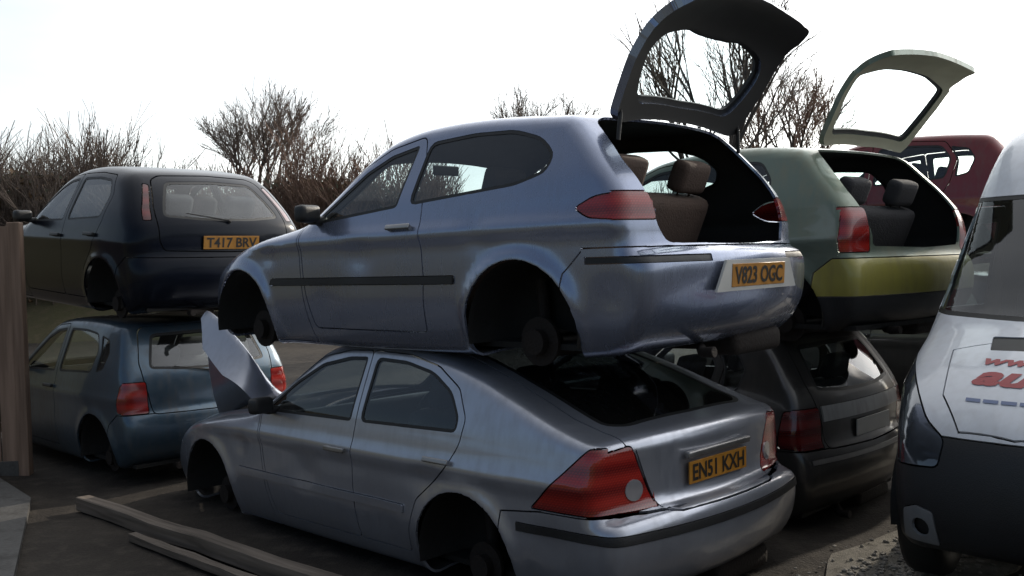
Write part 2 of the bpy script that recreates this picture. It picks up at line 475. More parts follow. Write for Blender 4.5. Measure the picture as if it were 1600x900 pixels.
        for tri in tr[sel]:
            for i in range(3):
                i0, i1 = int(tri[i]), int(tri[(i + 1) % 3])
                if d[i0] * d[i1] < 0:
                    key = (min(i0, i1), max(i0, i1))
                    if key not in split:
                        tt = d[i0] / (d[i0] - d[i1])
                        split[key] = nv + len(newv); newv.append(s.V[i0] + tt * (s.V[i1] - s.V[i0]))
        kill = []; new = []
        for j, tri in zip(ci, tr):
            tri = [int(v) for v in tri]
            sp = [split.get((min(tri[i], tri[(i + 1) % 3]), max(tri[i], tri[(i + 1) % 3]))) for i in range(3)]
            k = [i for i in range(3) if sp[i] is not None]
            if not k: continue
            kill.append(j)
            if len(k) == 1:
                i = k[0]; A, B, C = tri[i], tri[(i + 1) % 3], tri[(i + 2) % 3]; M = sp[i]
                new += [(A, M, C), (M, B, C)]
            else:
                # vertex shared by both split edges
                i = k[0] if (k[0] + 1) % 3 == k[1] else k[1]
                A, B, C = tri[i], tri[(i + 1) % 3], tri[(i + 2) % 3]  # edges AB and BC split
                M, N = sp[i], sp[(i + 1) % 3]
                new += [(M, B, N), (A, M, N), (A, N, C)]
        keep = np.ones(len(s.T), bool); keep[kill] = False
        s.T = np.concatenate([s.T[keep], np.array(new, int)]); s.V = np.concatenate([s.V, np.array(newv)])
    def finish(s):
        s.project(1)
        g = s.grad(s.V, .018)
        s.N = g / np.linalg.norm(g, axis=1, keepdims=True)
        a = s.V[s.T]
        fn = np.cross(a[:, 1] - a[:, 0], a[:, 2] - a[:, 0])
        ar = np.linalg.norm(fn, axis=1)
        ok = ar > 1e-9
        s.T = s.T[ok]
        s.C = s.V[s.T].mean(1); fn = fn[ok] / ar[ok][:, None]; s.FN = fn
        s.name = np.full(len(s.T), 'body', dtype=object)
    # surface look-ups
    def ray(s, view, uv):
        """point of the skin seen in a view; S -> left side y>0, B -> rear, F -> front, T -> top"""
        uv = np.asarray(uv, float); n = len(uv)
        ax = {'S': 1, 'T': 2, 'B': 0, 'F': 0}[view]
        a, b = s.AX[view]
        out, inn = {'S': (1.2, 0.02), 'T': (2.6, .45), 'B': (-1.6, s.sp['mid']), 'F': (4.6, s.sp['mid'])}[view]
        lo = np.full(n, float(inn)); hi = np.full(n, float(out))
        P = np.zeros((n, 3)); P[:, a] = uv[:, 0]; P[:, b] = uv[:, 1]
        for _ in range(26):
            md = (lo + hi) / 2; P[:, ax] = md; f = s.F(P) < 0
            lo = np.where(f, md, lo); hi = np.where(f, hi, md)
        P[:, ax] = lo
        g = s.grad(P); g /= np.linalg.norm(g, axis=1, keepdims=True)
        return P, g

SIDE = lambda c: np.abs(c[:, 1]) > .25
TOP = lambda c: c[:, 2] > .45
ANY = lambda c: np.ones(len(c), bool)

def sheet(sk, mask, name, mats, parent, thick=.018, recess=0.0, xf=None, two=True):
    """turn the triangles in mask into a sheet-metal part (outer face, rim, inner face)"""
    T = sk.T[mask]
    if len(T) == 0: return None
    used, inv = np.unique(T, return_inverse=True); T = inv.reshape(-1, 3)
    V = sk.V[used]; N = sk.N[used]
    V = V - N * recess
    if callable(xf):
        V = xf(V)
        a_ = V[T]; fn_ = np.cross(a_[:, 1] - a_[:, 0], a_[:, 2] - a_[:, 0])
        N = np.zeros_like(V)
        for i in range(3): np.add.at(N, T[:, i], fn_)
        N /= np.maximum(np.linalg.norm(N, axis=1, keepdims=True), 1e-9)
    elif xf is not None:
        V = V @ np.array(xf.to_3x3()).T + np.array(xf.translation); N = N @ np.array(xf.to_3x3()).T
    if not isinstance(mats, (list, tuple)): mats = [mats, mats]
    if not two:
        ln = N[T].reshape(-1, 3)
        return mesh_obj(name, V, T, mats[:1], parent, True, None, ln)
    n = len(V); Vi = V - N * thick
    e = {}
    for t in T:
        for i in range(3):
            a, b = int(t[i]), int(t[(i + 1) % 3])
            if (b, a) in e: del e[(b, a)]
            else: e[(a, b)] = 1
    E_ = list(e)
    faces = T.tolist() + [(a + n, c + n, b + n) for a, b, c in T.tolist()] 
    mi = [0] * len(T) + [1] * len(T)
    ln = list(N[T].reshape(-1, 3)) + list(-N[T[:, [0, 2, 1]]].reshape(-1, 3))
    VV = np.concatenate([V, Vi])
    for a, b in E_:
        faces.append((b, a, a + n, b + n)); mi.append(0)
        p = VV[[b, a, a + n]]; fn = np.cross(p[1] - p[0], p[2] - p[0]); l = np.linalg.norm(fn)
        fn = fn / l if l > 1e-12 else N[a]
        ln += [fn] * 4
    return mesh_obj(name, VV, faces, mats, parent, True, mi, ln)

# ------------------------------------------------------------------ ground
def ground_mat(name, c1, c2, c3, sc=1.0, bump=.6, rough=.9):
    mt, n, out = _nodes(name)
    p = n.nodes.new('ShaderNodeBsdfPrincipled'); p.inputs['Roughness'].default_value = rough; p.inputs['Specular IOR Level'].default_value = .25
    tc = n.nodes.new('ShaderNodeTexCoord')
    def noise(scale, det=8, ro=.6):
        z = n.nodes.new('ShaderNodeTexNoise'); z.inputs['Scale'].default_value = scale * sc; z.inputs['Detail'].default_value = det; z.inputs['Roughness'].default_value = ro
        n.links.new(tc.outputs['Object'], z.inputs['Vector']); return z
    a, b, c = noise(.55), noise(7), noise(48)
    def ramp(src, lo, hi):
        r = n.nodes.new('ShaderNodeMapRange'); r.inputs[1].default_value = lo; r.inputs[2].default_value = hi
        n.links.new(src.outputs[0], r.inputs[0]); return r
    m1 = n.nodes.new('ShaderNodeMix'); m1.data_type = 'RGBA'; m1.inputs[6].default_value = (*c1, 1); m1.inputs[7].default_value = (*c2, 1)
    n.links.new(ramp(a, .38, .62).outputs[0], m1.inputs[0])
    m2 = n.nodes.new('ShaderNodeMix'); m2.data_type = 'RGBA'; m2.inputs[7].default_value = (*c3, 1)
    n.links.new(m1.outputs[2], m2.inputs[6]); n.links.new(ramp(b, .50, .72).outputs[0], m2.inputs[0])
    m3 = n.nodes.new('ShaderNodeMix'); m3.data_type = 'RGBA'; m3.blend_type = 'MULTIPLY'; m3.inputs[0].default_value = .7
    n.links.new(m2.outputs[2], m3.inputs[6])
    cr = n.nodes.new('ShaderNodeMapRange'); cr.inputs[3].default_value = .45; cr.inputs[4].default_value = 1.5; n.links.new(c.outputs[0], cr.inputs[0])
    n.links.new(cr.outputs[0], m3.inputs[7])
    n.links.new(m3.outputs[2], p.inputs['Base Color'])
    ad = n.nodes.new('ShaderNodeMath'); n.links.new(b.outputs[0], ad.inputs[0]); n.links.new(c.outputs[0], ad.inputs[1])
    bp = n.nodes.new('ShaderNodeBump'); bp.inputs['Strength'].default_value = bump; bp.inputs['Distance'].default_value = .03
    n.links.new(ad.outputs[0], bp.inputs['Height']); n.links.new(bp.outputs[0], p.inputs['Normal'])
    n.links.new(p.outputs[0], out.inputs[0])
    return mt

def hgt(x, y):
    return .02 * math.sin(x * 1.7 + .6) * math.sin(y * 1.3) + .012 * math.sin(x * 4.1 + y * 3.3)
xs = sorted(set(list(np.linspace(-14, 14, 71)) + [-1500, -500, -150, -60, -25, 25, 60, 150, 500, 1500]))
ys = sorted(set(list(np.linspace(-2, 20, 60)) + [-1500, -400, -100, -30, -8, 30, 60, 150, 500, 1500]))
gv = [(x, y, (hgt(x, y) - .035) if abs(x) < 15 and -3 < y < 21 else -.03) for x in xs for y in ys]
gf = [(i * len(ys) + j, (i + 1) * len(ys) + j, (i + 1) * len(ys) + j + 1, i * len(ys) + j + 1) for i in range(len(xs) - 1) for j in range(len(ys) - 1)]
GROUND = ground_mat('yard_dirt', (.025, .021, .018), (.045, .038, .031), (.065, .055, .045))
tag(mesh_obj('ground', gv, gf, GROUND), kind='structure')

def slab(name, outline, z0, z1, mat):
    n = len(outline)
    v = [(x, y, z0) for x, y in outline] + [(x, y, z1) for x, y in outline]
    f = [tuple(range(n, 2 * n))] + [(i, (i + 1) % n, n + (i + 1) % n, n + i) for i in range(n)]
    return mesh_obj(name, v, f, mat, None, False)
CONC = ground_mat('old_concrete', (.075, .073, .07), (.10, .097, .093), (.05, .047, .044), .8, .2, .85)
ol = [(-9, 1.0), (-.9, 1.0), (-3.75, 7.35), (-4.9, 8.7), (-9, 9.2)]
tag(slab('concrete_apron', ol, -.1, .03, CONC), kind='structure')
GRAV = ground_mat('pale_gravel', (.20, .185, .16), (.28, .26, .22), (.13, .12, .10), 2.0, .8)
ol = [(1.9, 4.3), (2.6, 5.1), (3.5, 6.0), (5.0, 7.6), (7.5, 10.5), (7.0, 11.2), (4.6, 8.6), (3.3, 7.1), (2.45, 6.1), (1.75, 5.4), (1.3, 4.7)]
ol = [(x + random.uniform(-.08, .08), y + random.uniform(-.08, .08)) for x, y in catmull(ol, 4)]
tag(slab('gravel_path', ol, -.1, -.030, GRAV), kind='structure')

# loose stones on the path and along the timbers
sv, sf = [], []
bmi = bmesh.new(); bmesh.ops.create_icosphere(bmi, subdivisions=1, radius=1); bmi.verts.index_update()
iv = np.array([tuple(q.co) for q in bmi.verts]); ifc = [tuple(q.index for q in f.verts) for f in bmi.faces]; bmi.free()
def stones(n, pick, smin, smax):
    global sv, sf
    for _ in range(n):
        x, y, z = pick(); sc = random.uniform(smin, smax)
        d = iv * (1 + rng.uniform(-.25, .25, (len(iv), 1))) * sc * np.array([random.uniform(.7, 1.3), random.uniform(.7, 1.3), random.uniform(.4, .8)])
        b0 = len(sv); sv += [tuple(q) for q in d + np.array([x, y, z])]; sf += [tuple(i + b0 for i in f) for f in ifc]
def on_path():
    t = random.random(); u = random.gauss(0, .16)
    return (1.55 + 2.2 * t + u * .72, 4.7 + 2.2 * t - u * .7, -.024)
stones(1500, on_path, .006, .018)
stones(0, lambda: (random.uniform(-5, 5), random.uniform(4, 9), random.uniform(-.02, .0)), .008, .03)
tag(mesh_obj('gravel', sv, sf, simple('stone', (.25, .23, .20), .85, var=.5, scale=3), None, False), 'loose pale stones scattered over the path and dirt', 'gravel', kind='stuff')

# ------------------------------------------------------------------ timber beams in front of the near stack
def wood(name, c1, c2, axis, sc=1.0):
    mt, n, out = _nodes(name)
    p = n.nodes.new('ShaderNodeBsdfPrincipled'); p.inputs['Roughness'].default_value = .8
    tc = n.nodes.new('ShaderNodeTexCoord'); mp = n.nodes.new('ShaderNodeMapping')
    mp.inputs['Scale'].default_value = tuple((1.2 if i == axis else 22) * sc for i in range(3))
    n.links.new(tc.outputs['Object'], mp.inputs[0])
    z = n.nodes.new('ShaderNodeTexNoise'); z.inputs['Scale'].default_value = 1; z.inputs['Detail'].default_value = 8; n.links.new(mp.outputs[0], z.inputs['Vector'])
    r = n.nodes.new('ShaderNodeMapRange'); r.inputs[1].default_value = .3; r.inputs[2].default_value = .7; n.links.new(z.outputs[0], r.inputs[0])
    m = n.nodes.new('ShaderNodeMix'); m.data_type = 'RGBA'; m.inputs[6].default_value = (*c1, 1); m.inputs[7].default_value = (*c2, 1)
    n.links.new(r.outputs[0], m.inputs[0]); n.links.new(m.outputs[2], p.inputs['Base Color'])
    b = n.nodes.new('ShaderNodeBump'); b.inputs['Strength'].default_value = .5; b.inputs['Distance'].default_value = .01
    n.links.new(z.outputs[0], b.inputs['Height']); n.links.new(b.outputs[0], p.inputs['Normal'])
    n.links.new(p.outputs[0], out.inputs[0])
    return mt
TIMBER = wood('weathered_timber', (.07, .055, .042), (.22, .18, .145), 0)
FENCEW = wood('fence_timber', (.13, .085, .06), (.28, .19, .14), 2)

def rough_box(d, seg=10, j=.006):
    """long timber with worn edges: length along x"""
    mb = MB(); n = seg
    vs = []; fs = []
    prof = [(-.5, -.46), (-.46, -.5), (.46, -.5), (.5, -.46), (.5, .44), (.44, .5), (-.44, .5), (-.5, .44)]
    for i in range(n + 1):
        x = (i / n - .5) * d[0]
        oy, oz = random.uniform(-j, j), random.uniform(-j, j)
        for y, z in prof: vs.append((x, y * d[1] + oy + random.uniform(-j, j) * .5, z * d[2] + oz + random.uniform(-j, j) * .5))
    k = len(prof)
    for i in range(n):
        for q in range(k): fs.append((i * k + q, (i + 1) * k + q, (i + 1) * k + (q + 1) % k, i * k + (q + 1) % k))
    fs.append(tuple(range(k))); fs.append(tuple(n * k + q for q in range(k))[::-1])
    return vs, fs
def beam(p, q, w, h, label, z=0.0):
    P, Q = Vector(p), Vector(q); L = (Q - P).length
    vs, fs = rough_box((L, w, h), 14)
    o = mesh_obj('timber_beam', vs, fs, TIMBER, None, False)
    o.location = ((P + Q) / 2).to_tuple()[:2] + (z + h / 2,)
    o.rotation_euler = (0, 0, math.atan2(Q.y - P.y, Q.x - P.x))
    return tag(o, label, 'beam', 'timber beams on the ground')
beam((-3.26, 7.14), (-.35, 4.50), .10, .10, 'long weathered timber beam lying beside the silver car', -.02)
beam((-2.55, 6.28), (-.60, 4.50), .06, .045, 'thinner timber lying on the camera side of the long beam', -.02)

# ------------------------------------------------------------------ board fence at the left edge
def fence():
    root = empty('board_fence', (-4.40, 8.45, -.05), (0, 0, R(187)))
    tag(root, 'brown close-board timber fence at the left edge', 'fence')
    me = None
    for i in range(18):
        w = .135
        if me is None:
            mb = MB(); mb.box((0, 0, 0), (w, .022, 2.1), None, .004); o = mb.build('board', FENCEW, root); me = o.data
        else:
            o = bpy.data.objects.new('board', me); link(o, root)
        o.location = (.07 + i * .142, random.uniform(-.006, .006), 1.19 + random.uniform(-.02, .03)); o.rotation_euler = (0, random.uniform(-.008, .008), random.uniform(-.03, .03))
    for z in (.45, 1.15, 1.9):
        mb = MB(); mb.box((1.3, -.05, z), (2.65, .05, .08), None, .006); mb.build('rail', FENCEW, root)
    for x in (-.03, 2.6):
        mb = MB(); mb.box((x, -.04, 1.12), (.11, .11, 2.28), None, .012); mb.build('post', FENCEW, root)
    mb = MB(); mb.box((1.3, .0, .07), (2.6, .04, .17), None, .006); mb.build('gravel_board', CONC, root)
fence()

# ------------------------------------------------------------------ bare trees and hedges
BARK = simple('bark', (.08, .066, .056), .9, var=.35, bump=.3)
TWIG = simple('twig', (.17, .13, .105), .85, var=.4)
TWIG2 = simple('twig_reddish', (.21, .135, .10), .85, var=.4)
class Tw:
    def __init__(s): s.seg = []
    def add(s, p, q, r0, r1): s.seg.append((p[0], p[1], p[2], q[0], q[1], q[2], r0, r1))
    def build(s, name, mat, parent, n=3):
        A = np.array(s.seg); P, Q, r0, r1 = A[:, :3], A[:, 3:6], A[:, 6], A[:, 7]
        t = Q - P; t /= np.maximum(np.linalg.norm(t, axis=1, keepdims=True), 1e-6)
        ref = np.where(np.abs(t[:, 2:3]) > .9, np.array([[1., 0, 0]]), np.array([[0, 0, 1.]]))
        a = np.cross(t, ref); a /= np.linalg.norm(a, axis=1, keepdims=True); b = np.cross(t, a)
        V = np.zeros((len(A), 2 * n, 3))
        for k in range(n):
            c, sn = math.cos(2 * math.pi * k / n), math.sin(2 * math.pi * k / n)
            V[:, k] = P + (a * c + b * sn) * r0[:, None]; V[:, n + k] = Q + (a * c + b * sn) * r1[:, None]
        base = np.arange(len(A))[:, None] * 2 * n
        F_ = np.concatenate([base + np.array([k, (k + 1) % n, n + (k + 1) % n, n + k]) for k in range(n)])
        me = bpy.data.meshes.new(name); me.vertices.add(len(A) * 2 * n); me.vertices.foreach_set('co', V.ravel())
        nf = len(F_); me.loops.add(nf * 4); me.loops.foreach_set('vertex_index', F_.ravel().astype(np.int32))
        me.polygons.add(nf); me.polygons.foreach_set('loop_start', np.arange(nf, dtype=np.int32) * 4)
        me.polygons.foreach_set('use_smooth', np.ones(nf, bool)); me.update(calc_edges=True); me.validate()
        me.materials.append(mat)
        return link(bpy.data.objects.new(name, me), parent)

def grow(rd, tw, wood_tw, p, d, L, r, depth, spread=.55, up=.12, thin=.004):
    n = 3; q = Vector(p); d = Vector(d)
    for i in range(n):
        d = (d + Vector((rd.gauss(0, .10), rd.gauss(0, .10), rd.gauss(0, .07) + up * .35))).normalized()
        q2 = q + d * (L / n); ra = r * (1 - .3 * i / n); rb = r * (1 - .3 * (i + 1) / n)
        (wood_tw if r > .022 else tw).add(q, q2, ra, rb)
        if depth > 0 and (i > 0 or depth < 3) and rd.random() < .85:
            ax = d.orthogonal().normalized(); ax.rotate(Matrix.Rotation(rd.uniform(0, 6.28), 3, d))
            dd = (d * math.cos(spread) + ax * math.sin(spread) * rd.uniform(.7, 1.2)).normalized()
            grow(rd, tw, wood_tw, q2, dd, L * rd.uniform(.55, .8), max(rb * .55, thin), depth - 1, spread, up, thin)
        q = q2
    if depth > 0:
        for _ in range(2):
            ax = d.orthogonal().normalized(); ax.rotate(Matrix.Rotation(rd.uniform(0, 6.28), 3, d))
            dd = (d * math.cos(spread * .6) + ax * math.sin(spread * .6)).normalized()
            grow(rd, tw, wood_tw, q, dd, L * rd.uniform(.6, .85), max(r * .62, thin), depth - 1, spread, up, thin)

def tree(loc, height, label, seed, forks=3, depth=5, spread=.5, mat=TWIG, lean=(0, 0), thin=.007, tilt=.45, thick=1.0):
    rd = random.Random(seed)
    root = empty('bare_tree', loc)
    tag(root, label, 'tree', 'bare trees behind the yard')
    tw, wd = Tw(), Tw()
    tr = height * .02 * thick
    th = height * .22
    wd.add((0, 0, -.3), (lean[0] * .1, 0, th * .5), tr * 1.25, tr); wd.add((lean[0] * .1, 0, th * .5), (lean[0] * .2, 0, th), tr, tr * .9)
    for k in range(forks):
        a = 2 * math.pi * k / forks + rd.uniform(-.4, .4)
        d = Vector((math.cos(a) * tilt + lean[0] * .3, math.sin(a) * tilt, 1)).normalized()
        grow(rd, tw, wd, (lean[0] * .2, 0, th), d, height * .27, tr * .62, depth, spread, .14, thin)
    wd.build('trunk', BARK, root, 6)
    if tw.seg: tw.build('crown', mat, root, 3)
    return root

def thicket(loc, length, width, height, label, seed, mat=TWIG, rot=0.0, dens=9.0, stemh=(.6, 1.0), depth=3, thin=.009, ivy=0):
    rd = random.Random(seed)
    root = empty('bare_hedge', loc, (0, 0, rot))
    tag(root, label, 'hedge', 'bare hedges behind the yard')
    tw, wd = Tw(), Tw()
    for _ in range(int(length * dens)):
        x = rd.uniform(-length / 2, length / 2); y = rd.uniform(-width / 2, width / 2)
        env = .62 + .38 * math.sin(math.pi * (x / length + .5)) ** .6
        h = height * rd.uniform(*stemh) * env * (.86 + .14 * math.sin(x * 1.9 + seed))
        a = rd.uniform(0, 6.28); d = Vector((math.cos(a) * .25, math.sin(a) * .25, 1)).normalized()
        grow(rd, tw, wd, (x, y, -.1), d, h * .46, .022, depth, .40, .14, thin)
    if wd.seg: wd.build('stems', BARK, root, 4)
    tw.build('twigs', mat, root, 3)
    if ivy:
        v, f = [], []
        for _ in range(ivy):
            x = rd.uniform(-length / 2, length / 2); y = rd.uniform(-width / 2, width / 2); z = rd.random() ** 1.2 * .72 * height * (.62 + .38 * math.sin(math.pi * (x / length + .5)) ** .6)
            s_ = rd.uniform(.05, .13); u = Vector((rd.gauss(0, 1), rd.gauss(0, 1), rd.gauss(0, 1))).normalized(); w_ = u.orthogonal().normalized()
            c = Vector((x, y, z)); b0 = len(v)
            v += [c - u * s_, c + w_ * s_ * .5, c + u * s_, c - w_ * s_ * .5]; f.append((b0, b0 + 1, b0 + 2, b0 + 3))
        o = mesh_obj('leaves', v, f, [IVY, DRYLEAF], root, False, [0 if rd.random() < .35 else 1 for _ in f]); o['kind'] = 'stuff'
    return root
IVY = simple('dull_leaf', (.045, .050, .022), .7, var=.5, scale=1.5)
DRYLEAF = simple('dry_leaf', (.11, .065, .03), .8, var=.5, scale=1.5)

tree((-8.1, 31, 1.0), 6.2, 'tall bare tree with forked limbs above the hedge, left of centre', 11, 4, 5, .46, tilt=.20, thick=1.1, thin=.006)
tree((5.4, 26, .6), 7.8, 'bare many-branched tree seen through the raised tailgate window', 5, 5, 4, .42, tilt=.34, thin=.009)
tree((8.7, 30, .9), 6.4, 'bare tree with slanting branches right of the open tailgate', 23, 5, 4, .5, TWIG2, tilt=.4, thin=.009)
tree((1.6, 46, 1.2), 8.6, 'distant bare treetop showing just over the blue hatchback roof', 31, 4, 5, .45)
thicket((-14.6, 28, 1.0), 11, 3.0, 5.1, 'wide bare thicket at the far left behind the black hatchback', 3, TWIG, .1, 24, ivy=14000)
thicket((-5.9, 29, 1.0), 9, 2.6, 4.6, 'brown bare hedge between the forked tree and the blue hatchback', 8, TWIG2, -.05, 24, ivy=14000)
thicket((3.0, 38, 1.3), 14, 2.5, 3.4, 'low distant hedge beyond the blue hatchback and its tailgate', 14, TWIG, 0, 7, ivy=2500)
thicket((14.5, 36, 1.3), 12, 2.5, 3.2, 'far hedge running behind the red hatchback', 19, TWIG2, -.1, 7, ivy=2500)
thicket((-26, 44, 1.5), 18, 3, 5.6, 'farthest hedge beyond the left thicket', 27, TWIG, 0, 7, depth=3, thin=.012, ivy=2500)

# earth bank the hedges grow on
bx = np.linspace(-60, 60, 61)
bv = []; 
for x in bx:
    k = .5 * math.sin(x * .21) + .3 * math.sin(x * .53 + 1)
    bv += [(x, 24.5 + .4 * k, -.2), (x, 27.5 + k, 1.2 + .3 * k), (x, 33, 1.9 + .3 * k), (x, 60, 1.7)]
bf = [(i * 4 + j, (i + 1) * 4 + j, (i + 1) * 4 + j + 1, i * 4 + j + 1) for i in range(60) for j in range(3)]
BANK = ground_mat('bank_earth', (.055, .048, .03), (.075, .070, .035), (.10, .08, .05), .5)
tag(mesh_obj('earth_bank', bv, bf, BANK), kind='structure')

rv = []; na = 40  # unseen bank, added to keep bright horizon light off the car sides
for i in range(na + 1):
    az = R(-42 - 236 * i / na)          # from the left of the view round behind the camera to the right
    w_ = .5 * math.sin(i * .9) + .3 * math.sin(i * 2.3)
    for r_, z_ in ((15 + w_, -.2), (17.5 + w_, 2.4 + .3 * w_), (19.5 + w_, 3.7 + .4 * w_), (24, 4.0 + .3 * w_), (40, 3.4)):
        rv.append((r_ * math.sin(az), 4 + r_ * math.cos(az), z_))
rf = [(i * 5 + j, i * 5 + j + 1, (i + 1) * 5 + j + 1, (i + 1) * 5 + j) for i in range(na) for j in range(4)]
tag(mesh_obj('light_blocking_bank', rv, rf, BANK), kind='structure')

# ------------------------------------------------------------------ shed beyond the red car
def shed():
    root = empty('shed', (15.6, 21.5, 0), (0, 0, R(-24)))
    tag(root, 'dark brown shed with low sloping roof behind the red hatchback', 'shed')
    W_, D_, h0, h1 = 7.0, 5.0, 3.55, 5.1
    BR = simple('brick_brown', (.14, .065, .045), .85, var=.4, scale=9, bump=.4)
    mb = MB(); mb.box((0, 0, h0 / 2), (W_, D_, h0)); mb.build('wall', BR, root)
    RF = simple('shed_roof', (.075, .05, .04), .75, var=.4)
    for sgn in (-1, 1):
        mb = MB(); n = 36
        vs = []; fs = []
        for i in range(n + 1):
            y = -D_ / 2 - .3 + (D_ + .6) * i / n; dz = .03 * (1 if i % 2 else -1)
            vs += [(sgn * (W_ / 2 + .35), y, h0 - .1 + dz), (0, y, h1 + dz)]
        for i in range(n): fs.append((2 * i, 2 * i + 2, 2 * i + 3, 2 * i + 1))
        mb.add(vs, fs); mb.build('roof_sheet', RF, root)
    for sgn in (-1, 1):
        mb = MB(); y = sgn * D_ / 2
        mb.add([(-W_ / 2, y, h0), (W_ / 2, y, h0), (0, y, h1 - .08)], [(0, 1, 2)]); mb.build('gable', BR, root)
    mb = MB(); mb.tube([(0, -D_ / 2 - .35, h1 + .03), (0, D_ / 2 + .35, h1 + .03)], .09, 8); mb.build('ridge_cap', RF, root)
    mb = MB(); mb.box((-.9, -D_ / 2 - .03, 1.15), (1.1, .06, 2.3)); d_ = mb.build('door', FENCEW, root)
    mb = MB(); mb.box((-.5, -D_ / 2 - .09, 1.1), (.03, .06, .15), None, .01); mb.build('handle', STEEL, d_)
shed()

# ------------------------------------------------------------------ generic car pieces
def circle(cx, cz, r, n=28):
    return np.array([(cx + r * math.cos(2 * math.pi * i / n), cz + r * math.sin(2 * math.pi * i / n)) for i in range(n)])

def mirror_y(poly):
    P = np.array(poly, float).copy(); P[:, 0] *= -1
    return P[::-1]

def sym(half):
    """half outline in (y>=0, v) from top centre line round to bottom -> full closed polygon"""
    h = [tuple(p) for p in half]
    return np.array(h + [(-y, v) for y, v in h[::-1] if abs(y) > 1e-6], float)

DEF_C = {'S': lambda c, n: np.abs(n[:, 1]) > .30, 'T': lambda c, n: n[:, 2] > .25,
         'B': lambda c, n: n[:, 0] < -.18, 'F': lambda c, n: n[:, 0] > .18}

def text_mesh(txt, size, shear=0.0, offset=0.0):
    cu = bpy.data.curves.new('txt', 'FONT'); cu.body = txt; cu.size = size; cu.align_x = 'CENTER'; cu.align_y = 'CENTER'
    cu.shear = shear; cu.offset = offset; cu.resolution_u = 3
    o = bpy.data.objects.new('txt', cu); COL.objects.link(o)
    dg = bpy.context.evaluated_depsgraph_get(); dg.update()
    me = o.evaluated_get(dg).to_mesh()
    v = np.array([tuple(q.co) for q in me.vertices]); f = [tuple(p.vertices) for p in me.polygons]
    o.evaluated_get(dg).to_mesh_clear()
    bpy.data.objects.remove(o); bpy.data.curves.remove(cu)
    return v, f

def frame_at(P, N, up=Vector((0, 0, 1))):
    n = Vector(N).normalized(); r = up.cross(n).normalized(); u = n.cross(r)
    M = Matrix(((r.x, u.x, n.x, P[0]), (r.y, u.y, n.y, P[1]), (r.z, u.z, n.z, P[2]), (0, 0, 0, 1)))
    return M

def number_plate(sk, parent, y, z, txt, w=.52, h=.112, tilt=None, xf=None, off=.012, surround=None):
    P, N = sk.ray('B', [[y, z]])
    M = frame_at(P[0] + N[0] * off, N[0])
    if xf is not None: M = xf @ M
    if surround:
        mb = MB()
        a, b = surround
        v = [(-a / 2 - .06, -b / 2, -.012), (a / 2 + .06, -b / 2, -.012), (a / 2 - .02, b / 2, -.012), (-a / 2 + .02, b / 2, -.012)]
        v2 = [(x, yy, .001) for x, yy, _ in v]
        mb.add([M @ Vector(q) for q in v + v2], [(0, 1, 5, 4), (1, 2, 6, 5), (2, 3, 7, 6), (3, 0, 4, 7), (4, 5, 6, 7)])
        mb.build('plate_surround', CREAM, parent)
    mb = MB(); mb.box((0, 0, 0), (w, h, .008), bev=.003)
    mb.v = [M @ Vector(q) for q in mb.v]
    o = mb.build('number_plate', PLATE, parent)
    v, f = text_mesh(txt, h * 1.02, 0, .0025)
    sx = (w * .90) / (v[:, 0].max() - v[:, 0].min()); v[:, 0] *= sx
    v[:, 1] -= (v[:, 1].max() + v[:, 1].min()) / 2
    v[:, 2] = .0065
    mesh_obj('lettering', [M @ Vector(q) for q in v], f, PLATE_INK, o, False)
    return o

def blob_box(c, d, bev, rot=None):
    mb = MB(); mb.box(c, d, rot, bev); return mb

def seat(parent, x, y, zb, width=.50, recline=20, head=True, mat=None):
    mat = mat or CLOTH
    rot = Matrix.Rotation(R(-recline), 3, 'Y')
    mb = MB()
    mb.box((x + .12, y, zb + .02), (.52, width, .17), Matrix.Rotation(R(-6), 3, 'Y'), .06)
    mb.box(Vector((x - .12, y, zb)) + rot @ Vector((0, 0, .33)), (.15, width, .64), rot, .065)
    s = mb.build('seat', mat, parent, sharp=60)
    if head:
        for yy in ([y] if width < .8 else [y - .30, y + .30]):
            mh = MB()
            mh.box(Vector((x - .12, yy, zb)) + rot @ Vector((.0, 0, .76)), (.11, .27, .18), rot, .045)
            mh.tube([Vector((x - .12, yy - .06, zb)) + rot @ Vector((0, 0, .62)), Vector((x - .12, yy - .06, zb)) + rot @ Vector((0, 0, .72))], .006, 6)
            mh.tube([Vector((x - .12, yy + .06, zb)) + rot @ Vector((0, 0, .62)), Vector((x - .12, yy + .06, zb)) + rot @ Vector((0, 0, .72))], .006, 6)
            mh.build('headrest', mat, s, sharp=60)
    return s

